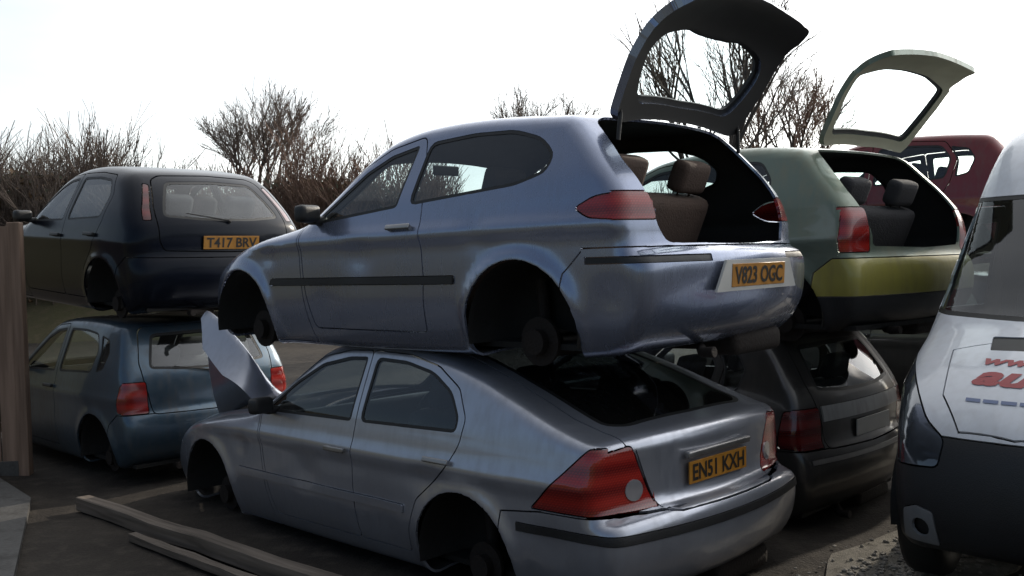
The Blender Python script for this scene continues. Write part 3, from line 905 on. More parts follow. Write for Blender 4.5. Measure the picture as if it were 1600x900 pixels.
def interior(root, sp):
    z = sp.get('floor', .30)
    sx = sp['seat_x']; rx = sp['rear_seat_x']; zb = z + .12
    cm = sp.get('cloth', CLOTH)
    for y in (-.36, .36): seat(root, sx, y, zb, .50, mat=cm)
    seat(root, rx, 0, zb + .02, 1.04, 24, mat=cm)
    mb = MB(); x = sp['dash_x']; zt = sp['dash_z']
    mb.box((x, 0, zt - .13), (.42, 1.34, .24), Matrix.Rotation(R(8), 3, 'Y'), .07)
    mb.box((x - .28, 0, zt - .36), (.55, .24, .30), None, .05)
    d = mb.build('dashboard', TRIM, root, sharp=60)
    mw = MB(); c = Vector((x - .30, -.36, zt - .10)); rt = Matrix.Rotation(R(65), 3, 'Y')
    ring = [c + rt @ Vector((.185 * math.cos(a), .185 * math.sin(a), 0)) for a in np.linspace(0, 2 * math.pi, 25)]
    mw.tube(ring, .015, 7, False)
    mw.box(c, (.16, .14, .04), rt, .015); mw.box(c, (.04, .36, .015), rt)
    mw.tube([c, c + Vector((.28, 0, -.1))], .035, 8)
    mw.build('steering_wheel', TRIM, root, sharp=60)
    mf = MB(); mf.box(((sx + rx) / 2 + .3, 0, z - .04), (2.7, 1.36, .03)); mf.box((rx - .50, 0, z + .12), (.42, 1.0, .03))
    mf.build('cabin_floor', UNDER, root)
    mm = MB(); mm.box((sp['dash_x'] - .32, 0, sp['mirror_z']), (.02, .22, .065), None, .009); mm.build('rear_view_mirror', TRIM, root)

def hub(root, ax, az, ar, w, disc=True):
    for sgn in (1, -1):
        mb = MB(); n = 22; y0 = sgn * (w - .02); y1 = sgn * (w - .34)
        # half tunnel over the wheel
        vs = []; fs = []
        for i in range(n + 1):
            a = math.radians(-10 + 200 * i / n)
            for y, r in ((y0, ar - .002), (sgn * (w - .05), ar - .012), (y1, ar + .005)):
                vs.append((ax + r * math.cos(a), y, az + r * math.sin(a)))
        for i in range(n):
            for k in range(2): fs.append((i * 3 + k, i * 3 + k + 1, (i + 1) * 3 + k + 1, (i + 1) * 3 + k))
        c0 = len(vs); vs.append((ax, y1, az))
        for i in range(n): fs.append((i * 3 + 2, c0, (i + 1) * 3 + 2))
        mb.add(vs, fs)
        o = mb.build('wheel_arch_liner', UNDER, root, smooth=True)
        if disc:
            md = MB()
            md.tube([(ax, sgn * (w - .30), az - .05), (ax, sgn * (w - .16), az - .05)], .045, 10)
            md.tube([(ax, sgn * (w - .185), az - .05), (ax, sgn * (w - .165), az - .05)], .125, 22)
            md.tube([(ax, sgn * (w - .165), az - .05), (ax, sgn * (w - .12), az - .05)], .065, 14)
            md.tube([(ax + .05, sgn * (w - .28), az - .02), (ax + .09, sgn * (w - .30), az + .26)], .035, 8)
            md.build('hub', RUST, root, sharp=50)

def wheel(root, ax, az, r, w, sgn, flat=False):
    prof = [(.60 * r, -.075), (.66 * r, -.095), (.85 * r, -.105), (.96 * r, -.09), (r, -.06), (r, .06), (.96 * r, .09), (.85 * r, .105), (.66 * r, .095), (.60 * r, .075)]
    vs = []; fs = []; n = 32
    y0 = sgn * (w - .12)
    for i in range(n):
        a = 2 * math.pi * i / n
        for rr, yy in prof: vs.append((ax + rr * math.cos(a), y0 + yy, az + rr * math.sin(a)))
    m_ = len(prof)
    for i in range(n):
        for k in range(m_): fs.append((i * m_ + k, i * m_ + (k + 1) % m_, ((i + 1) % n) * m_ + (k + 1) % m_, ((i + 1) % n) * m_ + k))
    t = mesh_obj('wheel', vs, fs, RUBBER, root)
    mb = MB()
    mb.tube([(ax, y0 + sgn * .02, az), (ax, y0 + sgn * .05, az)], .62 * r, 28)
    mb.tube([(ax, y0 + sgn * .05, az), (ax, y0 + sgn * .075, az)], .2 * r, 14)
    mb.build('rim', STEEL, t, sharp=40)

def build_car(name, sp, loc, rot, col, label, group=None, cat='car', inner=None):
    root = empty(name, loc, rot)
    tag(root, label, cat, group)
    sk = Skin(sp)
    inner = inner or TRIM
    mid = sp['mid']
    kp = {'S': SIDE, 'T': TOP, 'B': lambda c: c[:, 0] < mid, 'F': lambda c: c[:, 0] > mid}
    for ax, az, ar in sp['arch']: sk.knife('S', circle(ax, az, ar), lambda c: np.abs(c[:, 1]) > .42)
    PN = []
    for pn in sp['panels']:
        regs = []
        for rg in pn['r']:
            view, poly = rg[0], np.array(rg[1], float)
            pred = rg[2] if len(rg) > 2 else DEF_C[view]
            if pn.get('seal'):
                inn, outp = offset_poly(poly, -pn['seal']), offset_poly(poly, 0)
            else:
                g = pn.get('gap', .007) / 2
                inn, outp = offset_poly(poly, -g), offset_poly(poly, g)
            kpred = rg[3] if len(rg) > 3 else kp[view]
            sk.knife(view, inn, kpred)
            if pn.get('seal') or pn.get('gap', .007) > 0: sk.knife(view, outp, kpred)
            regs.append((view, inn, outp, pred))
        PN.append((pn, regs))
    for view, poly in sp.get('extra_cuts', ()): sk.knife(view, np.array(poly, float), kp[view])
    sk.finish()
    C, FN = sk.C, sk.FN
    for ax, az, ar in sp['arch']:
        sk.name[(np.hypot(C[:, 0] - ax, C[:, 2] - az) < ar) & (np.abs(C[:, 1]) > .42)] = 'void'
    for pn, regs in PN:
        a_in = np.zeros(len(C), bool); a_out = np.zeros(len(C), bool)
        for view, inn, outp, pred in regs:
            a, b = sk.AX[view]
            uv = C[:, [a, b]]; pr = pred(C, FN)
            a_in |= inside(inn, uv) & pr; a_out |= inside(outp, uv) & pr
        free = sk.name == 'body'
        sk.name[free & a_in] = pn['n']
        sk.name[free & a_out & ~a_in] = (pn['n'] + '|seal') if pn.get('seal') else 'gap'
    # stray slivers go back to the shell
    for pn, regs in PN:
        for nm in (pn['n'], pn['n'] + '|seal'):
            idx = np.nonzero(sk.name == nm)[0]
            if not len(idx): continue
            tr = sk.T[idx]; par = {}
            def find(a):
                while par.setdefault(a, a) != a:
                    par[a] = par[par[a]]; a = par[a]
                return a
            for t in tr.tolist():
                r0 = find(t[0])
                for q in t[1:]: par[find(q)] = r0
            lab = np.array([find(t[0]) for t in tr.tolist()])
            p3 = sk.V[tr]; area = np.linalg.norm(np.cross(p3[:, 1] - p3[:, 0], p3[:, 2] - p3[:, 0]), axis=1)
            u_, inv_ = np.unique(lab, return_inverse=True)
            as_ = np.bincount(inv_, weights=area)
            sk.name[idx[(as_ < .2 * as_.max())[inv_]]] = 'body'
    # ---- build
    xfs = sp.get('xf', {})
    mats_paint = [col, inner]
    objs = {}
    sh = sheet(sk, sk.name == 'body', 'body_shell', mats_paint, root, .014)
    objs['body'] = sh
    for pn, regs in PN:
        sides = ((1, C[:, 1] > 0), (-1, C[:, 1] < 0)) if pn.get('split', False) else ((0, np.ones(len(C), bool)),)
        for sgn, sm in sides:
            xf = xfs.get(pn['n'])
            par = root
            if pn.get('in'):
                par = objs.get((pn['in'], sgn)) or objs.get((pn['in'], 0)) or root
            mt = pn.get('mat') or col
            if pn['n'] in sp.get('missing', ()) : continue
            one = pn.get('one', False)
            o = sheet(sk, (sk.name == pn['n']) & sm, pn.get('as', pn['n'].split(':')[0]), [mt, pn.get('inner', inner if mt is col else mt)], par,
                      pn.get('thick', .016), pn.get('recess', 0.0), xf, not one)
            if o is None: continue
            objs[(pn['n'], sgn)] = o
            if pn.get('seal'):
                sheet(sk, (sk.name == pn['n'] + '|seal') & sm, 'window_seal', [RUBBER, RUBBER], par, .02, .002, xf)
    for (bx, by, bz), (gx, gy, gz), key in sp.get('struts', ()):
        q = xfs[key] @ Vector((gx, gy, gz))
        for sgn in (1, -1):
            p0 = Vector((bx, by * sgn, bz)); p1 = Vector((q.x, gy * sgn, q.z)); md = p0.lerp(p1, .5)
            mb = MB(); mb.tube([p0, md], .011, 8); mb.tube([md, p1], .006, 8); mb.build('gas_strut', TRIM, root, sharp=50)
    for ax, az, ar in sp['arch']: hub(root, ax, az, ar, float(sk.wp(ax)), sp.get('hubs', True))
    if sp.get('seat_x') is not None:
        interior(root, sp)
        xr = sk.sil[:, 0].min()
        mb = MB(); mb.box((xr + .30, -.32, .20), (.26, .50, .13), None, .05)
        mb.tube([(xr + .40, -.20, .18), (.55, -.12, .17), (1.4, -.05, .165), (2.2, 0, .17)], .028, 8)
        mb.tube([(xr + .30, .36 - .3, .19), (xr + .10, .36, .20), (xr + .035, .36, .205)], .026, 10)
        mb.build('exhaust', RUST, root, sharp=50)
        for xa in (.10, sp['arch'][1][0]):
            mb = MB(); mb.tube([(xa, -.62, .20), (xa + .02, 0, .18), (xa, .62, .20)], .042, 8); mb.build('axle_beam', RUST, root, sharp=50)
    for x, z in sp.get('handles', ()):
        for sgn in (1, -1):
            P, N = sk.ray('S', [[x, z]])
            p = P[0].copy(); nn = N[0].copy(); p[1] *= sgn; nn[1] *= sgn
            M = frame_at(p + nn * .022, nn)
            mb = MB(); mb.box((0, 0, 0), (.20, .03, .018), None, .008); mb.box((-.08, 0, -.012), (.02, .025, .03)); mb.box((.08, 0, -.012), (.02, .025, .03))
            mb.v = [M @ Vector(q) for q in mb.v]
            pr = root
            for k in ('door:front', 'door:rear'):
                d = objs.get((k, sgn))
                if d is not None:
                    xs = [q.co.x for q in d.data.vertices]
                    if min(xs) < x < max(xs): pr = d
            mb.build('door_handle', sp.get('handle_mat', STEEL), pr, sharp=50)
    if sp.get('mirror'):
        x, z = sp['mirror']
        for sgn in (1, -1):
            P, N = sk.ray('S', [[x, z]]); p = P[0]
            mb = MB(); y = p[1]
            mb.box((x - .02, sgn * (y + .105), z + .04), (.09, .165, .105), Matrix.Rotation(R(12 * sgn), 3, 'Z'), .034)
            mb.box((x, sgn * (y + .02), z - .0), (.09, .10, .05), None, .02)
            mb.build('door_mirror', sp.get('mirror_mat', PLASTIC), root, sharp=60)
    return root, sk, objs

def hinge_xf(x, z, ang):
    return Matrix.Translation((x, 0, z)) @ Matrix.Rotation(R(ang), 4, 'Y') @ Matrix.Translation((-x, 0, -z))

LIGHT_C = lambda c, n: np.ones(len(c), bool)
def REAR_L(c, n): return (n[:, 0] < -.45)
def PILLAR_L(c, n): return (n[:, 0] < -.08) & (c[:, 0] < 0)

SILVER = paint('silver_paint', (.42, .44, .50), .72, .27, dirt_amt=.22, coat=.9)

def crumple(V):
    """bonnet pressed flat under the car above, its left side standing up as a bent flap"""
    y = V[:, 1]
    t = np.clip((y - .33) / .20, 0, 1); t = t * t * (3 - 2 * t)
    u = np.clip((y - .50) / .20, 0, 1)
    th = np.radians(-(1.0 + (47 - 17 * u) * t))
    x, z = V[:, 0] - 2.30, V[:, 2] - .95
    c, s_ = np.cos(th), np.sin(th)
    return np.stack([2.30 + x * c + z * s_, y + .04 * t, .955 - x * s_ + z * c + .012 * np.sin(y * 9 + x * 7) * t], 1)

# ------------------------------------------------------------------ car 1: silver liftback, lowest of the near stack
def saloon():
    DLO_f = rounded([(1.98, .955), (1.66, 1.165), (1.42, 1.285), (1.16, 1.335), (.97, 1.342), (.99, .968)], .03)
    DLO_r = rounded([(.90, .97), (.885, 1.343), (.60, 1.332), (.34, 1.285), (.15, 1.19), (.05, 1.06), (.06, .985)], .05)
    door_f = rounded([(2.00, .93), (1.70, 1.185), (1.43, 1.325), (1.16, 1.373), (.935, 1.38), (.945, .60), (.93, .285), (1.86, .285), (1.93, .55)], .03)
    door_r = rounded([(.935, 1.38), (.60, 1.368), (.31, 1.315), (.10, 1.21), (.00, 1.06), (.02, .93), (.10, .80), (.36, .60), (.44, .42), (.46, .285), (.93, .285), (.945, .60)], .03)
    lamp_b = rounded([(.475, .675), (1.0, .675), (1.0, .80), (.82, .955), (.615, .985)], .02)
    lamp_s = rounded([(-.50, .680), (-.82, .985), (-1.2, .985), (-1.2, .675)], .015)
    rev = circle(.60, .77, .052, 16)
    lid_b = sym([(0, 1.20), (.60, 1.20), (.60, .985), (.465, .665), (.40, .655), (0, .655)])
    lid_t = sym_x([(-1.2, .62), (-.6, .66), (.40, .56)], False)
    bonnet = np.array([(2.36, -.68), (2.36, .68), (2.8, .70), (3.2, .66), (3.46, .56), (3.53, .35), (3.55, 0), (3.53, -.35), (3.46, -.56), (3.2, -.66), (2.8, -.70)])
    wind = rounded([(1.62, -.56), (1.62, .56), (2.28, .70), (2.33, .35), (2.34, 0), (2.33, -.35), (2.28, -.70)], .06)
    rear_w = rounded([(.34, -.50), (.34, .50), (-.20, .56), (-.74, .60), (-.81, .50), (-.83, 0), (-.81, -.50), (-.74, -.60), (-.20, -.56)], .05)
    bumper_s = [(-.30, .64), (-.55, .668), (-1.3, .668), (-1.3, .1), (-.26, .1)]
    bump_b = sym([(0, .668), (1.0, .668), (1.0, .1), (0, .1)])
    mould_s = rounded([(.47, .505), (2.28, .505), (2.28, .555), (.47, .555)], .015)
    fender_cut = [(2.02, .93), (1.96, .55), (1.90, .20), (3.9, .2), (3.9, 1.2), (2.3, 1.2)]
    fb = [(3.20, .60), (3.9, .64), (3.9, .1), (3.05, .1)]
    sp = dict(
        sil=[(-.90, .235), (-1.02, .31), (-1.085, .44), (-1.105, .56), (-1.098, .635), (-1.07, .668), (-1.00, .682), (-.982, .72), (-.98, .82), (-.985, .92), (-.99, .985), (-.955, 1.025), (-.88, 1.045), (-.70, 1.10),
             (-.40, 1.205), (-.08, 1.305), (.24, 1.382), (.60, 1.422), (.95, 1.437), (1.25, 1.425), (1.52, 1.375), (1.80, 1.245), (2.10, 1.085), (2.33, .975), (2.5, .94), (2.85, .895), (3.2, .825), (3.48, .72),
             (3.62, .60), (3.68, .47), (3.67, .35), (3.58, .245), (3.3, .20), (2.2, .19), (1.0, .19), (-.2, .20), (-.7, .215)],
        plan=[(-1.2, .76), (-.95, .84), (-.55, .885), (0, .90), (1.4, .905), (2.7, .90), (3.1, .865), (3.45, .78), (3.8, .66)],
        belt=[(-1.5, .93), (0, .955), (1.9, .945), (4, .94)], mid=1.2, tumble=.40, tuck=.11, crown=.03, bow_r=.12, bow_f=.22, k=.06, res=.04,
        extra_cuts=[('T', [(2.2, yy), (3.62, yy)]) for yy in (.33, .36, .39, .42, .45, .48, .51, .54, .60)],
        dents=[(1.45, .62, .13, .014), (2.25, .70, .09, .012), (.30, .72, .10, .010), (-.62, .50, .12, .014), (.75, .45, .2, .010)],
        crease=.80, crease_h=.018, arch=[(0, .315, .375), (2.754, .315, .375)], floor=.27,
        seat_x=1.05, rear_seat_x=.34, dash_x=1.95, dash_z=.93, mirror_z=1.28, handles=[(1.08, .80), (.16, .83)], mirror=(1.86, .97),
        panels=[
            dict(n='window_glass:front', r=[('S', DLO_f)], seal=.018, mat=GLASS_DK, one=True, recess=.006, split=True, **{'in': 'door:front'}),
            dict(n='window_glass:rear', r=[('S', DLO_r)], seal=.018, mat=GLASS_DK, one=True, recess=.006, split=True, **{'in': 'door:rear'}),
            dict(n='windscreen', r=[('T', wind, lambda c, n: n[:, 2] > .2)], seal=.02, mat=GLASS, one=True, recess=.004),
            dict(n='rear_window', r=[('T', rear_w, lambda c, n: (n[:, 2] > .2) & (c[:, 2] > .9))], seal=.03, mat=GLASS_BK, one=True, recess=.004, **{'in': 'tailgate'}),
            dict(n='reversing_lamp', r=[('B', rev, REAR_L), ('B', mirror_y(rev), REAR_L)], gap=0, mat=CLEARLENS, recess=-.004, split=True, **{'in': 'tail_light'}),
            dict(n='tail_light', r=[('B', lamp_b, REAR_L), ('B', mirror_y(lamp_b), REAR_L), ('S', lamp_s, lambda c, n: (np.abs(n[:, 1]) > .3) & (c[:, 0] < -.3))], gap=.008, mat=REDLENS, split=True),
            dict(n='tailgate', r=[('B', lid_b, lambda c, n: (c[:, 0] < -.85) & (n[:, 0] < -.25)), ('T', lid_t, lambda c, n: (n[:, 2] > .2) & (c[:, 0] < .5) & (c[:, 2] > .95))], gap=.008),
            dict(n='bonnet', r=[('T', bonnet, lambda c, n: (n[:, 2] > .25) & (c[:, 2] > .55))], gap=.009, inner=SILVER),
            dict(n='side_moulding', r=[('S', mould_s)], gap=.004, recess=-.012, split=True),
            dict(n='door:front', r=[('S', door_f)], gap=.008, split=True),
            dict(n='door:rear', r=[('S', door_r)], gap=.008, split=True),
            dict(n='bumper_moulding', r=[('S', [(-.40, .555), (-1.3, .555), (-1.3, .598), (-.40, .598)], lambda c, n: (np.abs(n[:, 1]) > .25) & (c[:, 0] < -.3)), ('B', sym([(0, .598), (1.0, .598), (1.0, .555), (0, .555)]), lambda c, n: (n[:, 0] < -.2) & (c[:, 0] < -.6))], gap=.004, mat=PLASTIC, recess=-.006),
            dict(n='rear_bumper', r=[('S', bumper_s, lambda c, n: (c[:, 0] < -.2)), ('B', bump_b, lambda c, n: (n[:, 0] < -.1) & (c[:, 0] < -.6))], gap=.008),
            dict(n='front_bumper', r=[('S', fb, lambda c, n: c[:, 0] > 2.8)], gap=.008),
            dict(n='front_wing', r=[('S', fender_cut)], gap=.007, split=True),
        ],
        xf={'bonnet': crumple})
    return sp

def sym_x(pts, _=False):
    """rectangle-ish outline in top view from (x, half width) pairs"""
    p = [(x, w) for x, w in pts]
    return np.array(p + [(x, -w) for x, w in p[::-1]], float)

YAW_S, YAW_H = 2.353, 2.385
def hatch_a():
    """three-door hatchback, tailgate up, plate in the bumper"""
    gl_f = rounded([(1.74, .925), (1.52, 1.06), (1.28, 1.215), (1.08, 1.295), (.84, 1.335), (.93, .985)], .03)
    gl_r = rounded([(.83, .99), (.755, 1.34), (.40, 1.352), (.10, 1.335), (-.10, 1.275), (-.20, 1.18), (-.165, 1.09), (.02, 1.04)], .06)
    door = rounded([(1.84, .91), (1.55, 1.09), (1.30, 1.25), (1.09, 1.335), (.80, 1.378), (.72, 1.10), (.68, .60), (.70, .29), (1.74, .29), (1.80, .55)], .04)
    lamp_s = rounded([(-.36, .905), (-.46, .955), (-.62, .975), (-1.2, .975), (-1.2, .845), (-.60, .840), (-.45, .855)], .03)
    lamp_b = rounded([(.615, .975), (1.0, .975), (1.0, .84), (.60, .84)], .02)
    gate = rounded(sym([(0, 1.372), (.50, 1.364), (.58, 1.332), (.632, 1.12), (.622, .98), (.60, .82), (.55, .735), (0, .725)]), .03)
    rw = rounded(sym([(0, 1.315), (.43, 1.30), (.505, 1.19), (.535, 1.09), (.47, 1.02), (.24, .985), (.14, 1.005), (0, 1.01)]), .06)
    bonnet = np.array([(2.12, -.66), (2.12, .66), (2.6, .66), (2.95, .58), (3.16, .40), (3.22, 0), (3.16, -.40), (2.95, -.58), (2.6, -.66)])
    wind = rounded([(1.34, -.53), (1.34, .53), (2.02, .68), (2.09, .35), (2.10, 0), (2.09, -.35), (2.02, -.68)], .06)
    bs = [(-.30, .60), (-.40, .70), (-1.3, .715), (-1.3, .1), (-.24, .1)]
    bb = sym([(0, .715), (1.0, .715), (1.0, .1), (0, .1)])
    ms = rounded([(.44, .555), (2.18, .555), (2.16, .600), (.44, .600)], .012)
    fc = [(1.86, .91), (1.83, .55), (1.78, .20), (3.9, .2), (3.9, 1.2), (2.05, 1.2)]
    return dict(
        sil=[(-.62, .225), (-.74, .30), (-.815, .42), (-.84, .55), (-.838, .665), (-.815, .70), (-.765, .714), (-.748, .75), (-.742, .84), (-.72, .95), (-.655, 1.06), (-.53, 1.20), (-.39, 1.335), (-.33, 1.378), (-.15, 1.402),
             (.25, 1.437), (.62, 1.447), (.95, 1.432), (1.22, 1.385), (1.48, 1.275), (1.80, 1.09), (2.05, .965), (2.22, .93), (2.6, .875), (2.95, .78), (3.18, .66), (3.27, .52), (3.27, .36), (3.2, .25), (3.0, .20),
             (2.2, .19), (1.0, .19), (-.1, .20), (-.5, .215)],
        plan=[(-1.0, .72), (-.72, .79), (-.40, .845), (0, .865), (1.2, .865), (2.546, .86), (2.85, .82), (3.15, .73), (3.5, .6)],
        belt=[(-1.2, .99), (0, 1.0), (1.8, .92), (4, .90)], mid=1.0, tumble=.38, tuck=.10, crown=.03, bow_r=.13, bow_f=.24, k=.06, res=.04, crease=.83, crease_h=.022,
        dents=[(1.25, .72, .14, .012), (.28, .82, .09, .010), (-.55, .48, .11, .014), (1.6, .42, .16, .012), (2.2, .74, .08, .008)],
        flare=.024, arch=[(0, .305, .37), (2.546, .305, .36)], floor=.27, seat_x=.92, rear_seat_x=.16, dash_x=1.72, dash_z=.92, mirror_z=1.27,
        handles=[(.86, .865)], mirror=(1.66, .95), cloth=BROWNCLOTH, missing=('front_bumper',),
        panels=[
            dict(n='window_glass:front', r=[('S', gl_f)], seal=.018, mat=GLASS, one=True, recess=.006, split=True, **{'in': 'door:front'}),
            dict(n='side_window', r=[('S', gl_r)], seal=.018, mat=GLASS_DK, one=True, recess=.006, split=True),
            dict(n='windscreen', r=[('T', wind, lambda c, n: n[:, 2] > .2)], seal=.02, mat=GLASS, one=True, recess=.004),
            dict(n='rear_window', r=[('B', rw, lambda c, n: (c[:, 0] < .2) & (n[:, 0] < -.1))], seal=.022, mat=GLASS, one=True, recess=.004, **{'in': 'tailgate'}),
            dict(n='tail_light', r=[('B', lamp_b, REAR_L), ('B', mirror_y(lamp_b), REAR_L), ('S', lamp_s, lambda c, n: (np.abs(n[:, 1]) > .3) & (c[:, 0] < -.2))], gap=.007, mat=REDLENS, split=True),
            dict(n='tailgate', r=[('B', gate, lambda c, n: (c[:, 0] < .2) & (n[:, 0] < -.06))], gap=.008, thick=.045),
            dict(n='bonnet', r=[('T', bonnet, lambda c, n: (n[:, 2] > .25) & (c[:, 2] > .55))], gap=.009),
            dict(n='side_moulding', r=[('S', ms)], gap=.004, mat=PLASTIC, recess=-.012, split=True),
            dict(n='door:front', r=[('S', door)], gap=.008, split=True),
            dict(n='bumper_moulding', r=[('S', [(-.42, .640), (-1.3, .640), (-1.3, .672), (-.42, .672)], lambda c, n: (np.abs(n[:, 1]) > .25) & (c[:, 0] < -.3)), ('B', sym([(.36, .672), (1.0, .672), (1.0, .640), (.36, .640)]), lambda c, n: (n[:, 0] < -.2) & (c[:, 0] < -.5) & (np.abs(c[:, 1]) > .36))], gap=.004, mat=PLASTIC, recess=.004, split=True),
            dict(n='rear_bumper', r=[('S', bs, lambda c, n: (c[:, 0] < -.2)), ('B', bb, lambda c, n: (n[:, 0] < -.1) & (c[:, 0] < -.4))], gap=.008),
            dict(n='front_wing', r=[('S', fc)], gap=.007, split=True),
        ],
        struts=[((-.43, .565, 1.235), (-.44, .53, 1.24), 'tailgate')], xf={k: hinge_xf(-.34, 1.375, 104) for k in ('tailgate', 'rear_window')})

PALEGREY = paint('pale_grey_paint', (.36, .36, .35), .3, .35, dirt_amt=.4)
def hatch_b(open_gate=None, lamps='pillar', doors=5, rear_paint=None, c=False, res=.05, bumper=None, glass_mat=None, lens=None, raked=False, gate_inner=None, strips=False, crown=.03, roundy=False):
    """small family hatchback; lamps: 'pillar' (high beside the window), 'corner' (by the bumper) or 'tall'"""
    gm = glass_mat or GLASS
    gl_f = rounded([(1.78, .935), (1.52, 1.11), (1.28, 1.26), (1.10, 1.325), (.90, 1.345), (.92, .955)], .03)
    gl_r = rounded([(.82, .957), (.80, 1.348), (.45, 1.347), (.16, 1.32), (.05, 1.18), (.10, .985)], .05)
    gl_q = rounded([(.01, .99), (.0, 1.16), (.08, 1.305), (-.10, 1.27), (-.17, 1.16), (-.12, 1.02)], .03)
    d_f = rounded([(1.86, .915), (1.55, 1.135), (1.29, 1.30), (1.10, 1.365), (.86, 1.385), (.87, .60), (.87, .285), (1.80, .285), (1.84, .6)], .03)
    d_r = rounded([(.86, 1.385), (.45, 1.387), (.13, 1.357), (.0, 1.18), (.05, .95), (.18, .74), (.36, .55), (.40, .285), (.87, .285), (.87, .60)], .03)
    zg = .72
    if lamps == 'pillar':
        gate = rounded(sym([(0, 1.385), (.50, 1.375), (.545, 1.34), (.615, 1.05), (.60, .98), (.60, .80), (.56, .72), (0, .71)]), .03)
        rw = rounded(sym([(0, 1.325), (.47, 1.315), (.53, 1.10), (.55, 1.01), (.25, .99), (0, .985)]), .04)
        lb = rounded([(.63, 1.34), (.90, 1.36), (1.0, .98), (.63, .98), (.64, 1.06)], .02)
        ls = rounded([(-.30, 1.33), (-.48, 1.10), (-.50, .97), (-1.2, .97), (-1.2, 1.36), (-.28, 1.36)], .02)
    elif lamps == 'tall':
        gate = rounded(sym([(0, 1.385), (.48, 1.375), (.53, 1.34), (.60, 1.10), (.60, .98), (.55, .80), (.54, .74), (0, .725)]), .03)
        rw = rounded(sym([(0, 1.335), (.455, 1.325), (.53, 1.14), (.545, 1.0), (.25, .95), (0, .945)]), .05)
        lb = rounded([(.575, .98), (1.0, .98), (1.0, .70), (.575, .70)], .02)
        ls = rounded([(-.46, .70), (-.46, .98), (-1.2, .98), (-1.2, .70)], .02)
    else:
        gate = rounded(sym([(0, 1.385), (.50, 1.375), (.55, 1.34), (.61, 1.08), (.60, .95), (.56, .75), (.54, .66), (0, .65)]), .03)
        rw = rounded(sym([(0, 1.325), (.46, 1.315), (.52, 1.12), (.54, 1.03), (.25, 1.005), (0, 1.0)]), .05)
        lb = rounded([(.585, .93), (1.0, .93), (1.0, .67), (.575, .67)], .02)
        ls = rounded([(-.42, .68), (-.45, .92), (-1.2, .93), (-1.2, .67)], .03)
    bonnet = np.array([(2.18, -.66), (2.18, .66), (2.6, .66), (3.0, .58), (3.2, .40), (3.26, 0), (3.2, -.40), (3.0, -.58), (2.6, -.66)])
    wind = rounded([(1.38, -.53), (1.38, .53), (2.06, .68), (2.14, .35), (2.15, 0), (2.14, -.35), (2.06, -.68)], .06)
    bs = [(-.30, .58), (-.42, .665), (-1.3, .665), (-1.3, .1), (-.24, .1)]
    bb = sym([(0, .665), (1.0, .665), (1.0, .1), (0, .1)])
    fc = [(1.88, .915), (1.86, .55), (1.82, .20), (3.9, .2), (3.9, 1.2), (2.05, 1.2)]
    if not c:
        sil = [(-.52, .225), (-.64, .30), (-.70, .42), (-.715, .55), (-.69, .66), (-.655, .71), (-.655, .84), (-.625, .98), (-.53, 1.14), (-.40, 1.31), (-.32, 1.385), (-.15, 1.415), (.25, 1.447), (.65, 1.455), (1.0, 1.437),
               (1.27, 1.385), (1.52, 1.275), (1.84, 1.095), (2.10, .975), (2.28, .94), (2.65, .885), (3.0, .79), (3.24, .66), (3.34, .52), (3.34, .36), (3.26, .25), (3.05, .20), (2.2, .19), (1.0, .19), (-.1, .20), (-.4, .215)]
    else:
        sil = [(-.46, .225), (-.58, .30), (-.64, .42), (-.655, .55), (-.635, .65), (-.60, .70), (-.60, .84), (-.575, .98), (-.50, 1.13), (-.40, 1.30), (-.33, 1.385), (-.15, 1.415), (.25, 1.44), (.65, 1.445), (1.0, 1.43),
               (1.27, 1.385), (1.52, 1.28), (1.84, 1.095), (2.10, .965), (2.28, .93), (2.6, .875), (2.9, .78), (3.08, .66), (3.15, .52), (3.15, .36), (3.08, .25), (2.9, .20), (2.2, .19), (1.0, .19), (-.1, .20), (-.35, .215)]
    if roundy:
        sil = [(-.52, .225), (-.64, .30), (-.70, .42), (-.715, .55), (-.69, .66), (-.655, .71), (-.66, .84), (-.635, .95), (-.555, 1.05), (-.40, 1.20), (-.24, 1.325), (-.12, 1.385), (.10, 1.425), (.40, 1.45)] + sil[13:]
        gate = rounded(sym([(0, 1.365), (.42, 1.35), (.50, 1.31), (.585, 1.08), (.60, .98), (.60, .80), (.56, .72), (0, .71)]), .03)
        rw = rounded(sym([(0, 1.315), (.40, 1.30), (.49, 1.14), (.545, 1.0), (.25, .975), (0, .97)]), .05)
        lb = rounded([(.535, 1.27), (.575, 1.28), (.675, 1.06), (.70, .97), (.635, .97), (.61, 1.08)], .015)
        ls = rounded([(-.60, 1.02), (-.62, .97), (-1.2, .97), (-1.2, 1.02)], .01)
    if raked:
        sil = [(-.46, .225), (-.58, .30), (-.64, .42), (-.655, .55), (-.635, .65), (-.60, .70), (-.60, .84), (-.57, .97), (-.49, 1.08), (-.34, 1.235), (-.20, 1.365), (-.12, 1.395)] + sil[11:]
        sil.pop(12)
    fx = 2.60 if not c else 2.48
    wr = 0 if not c else -.03
    LM = lens or REDLENS
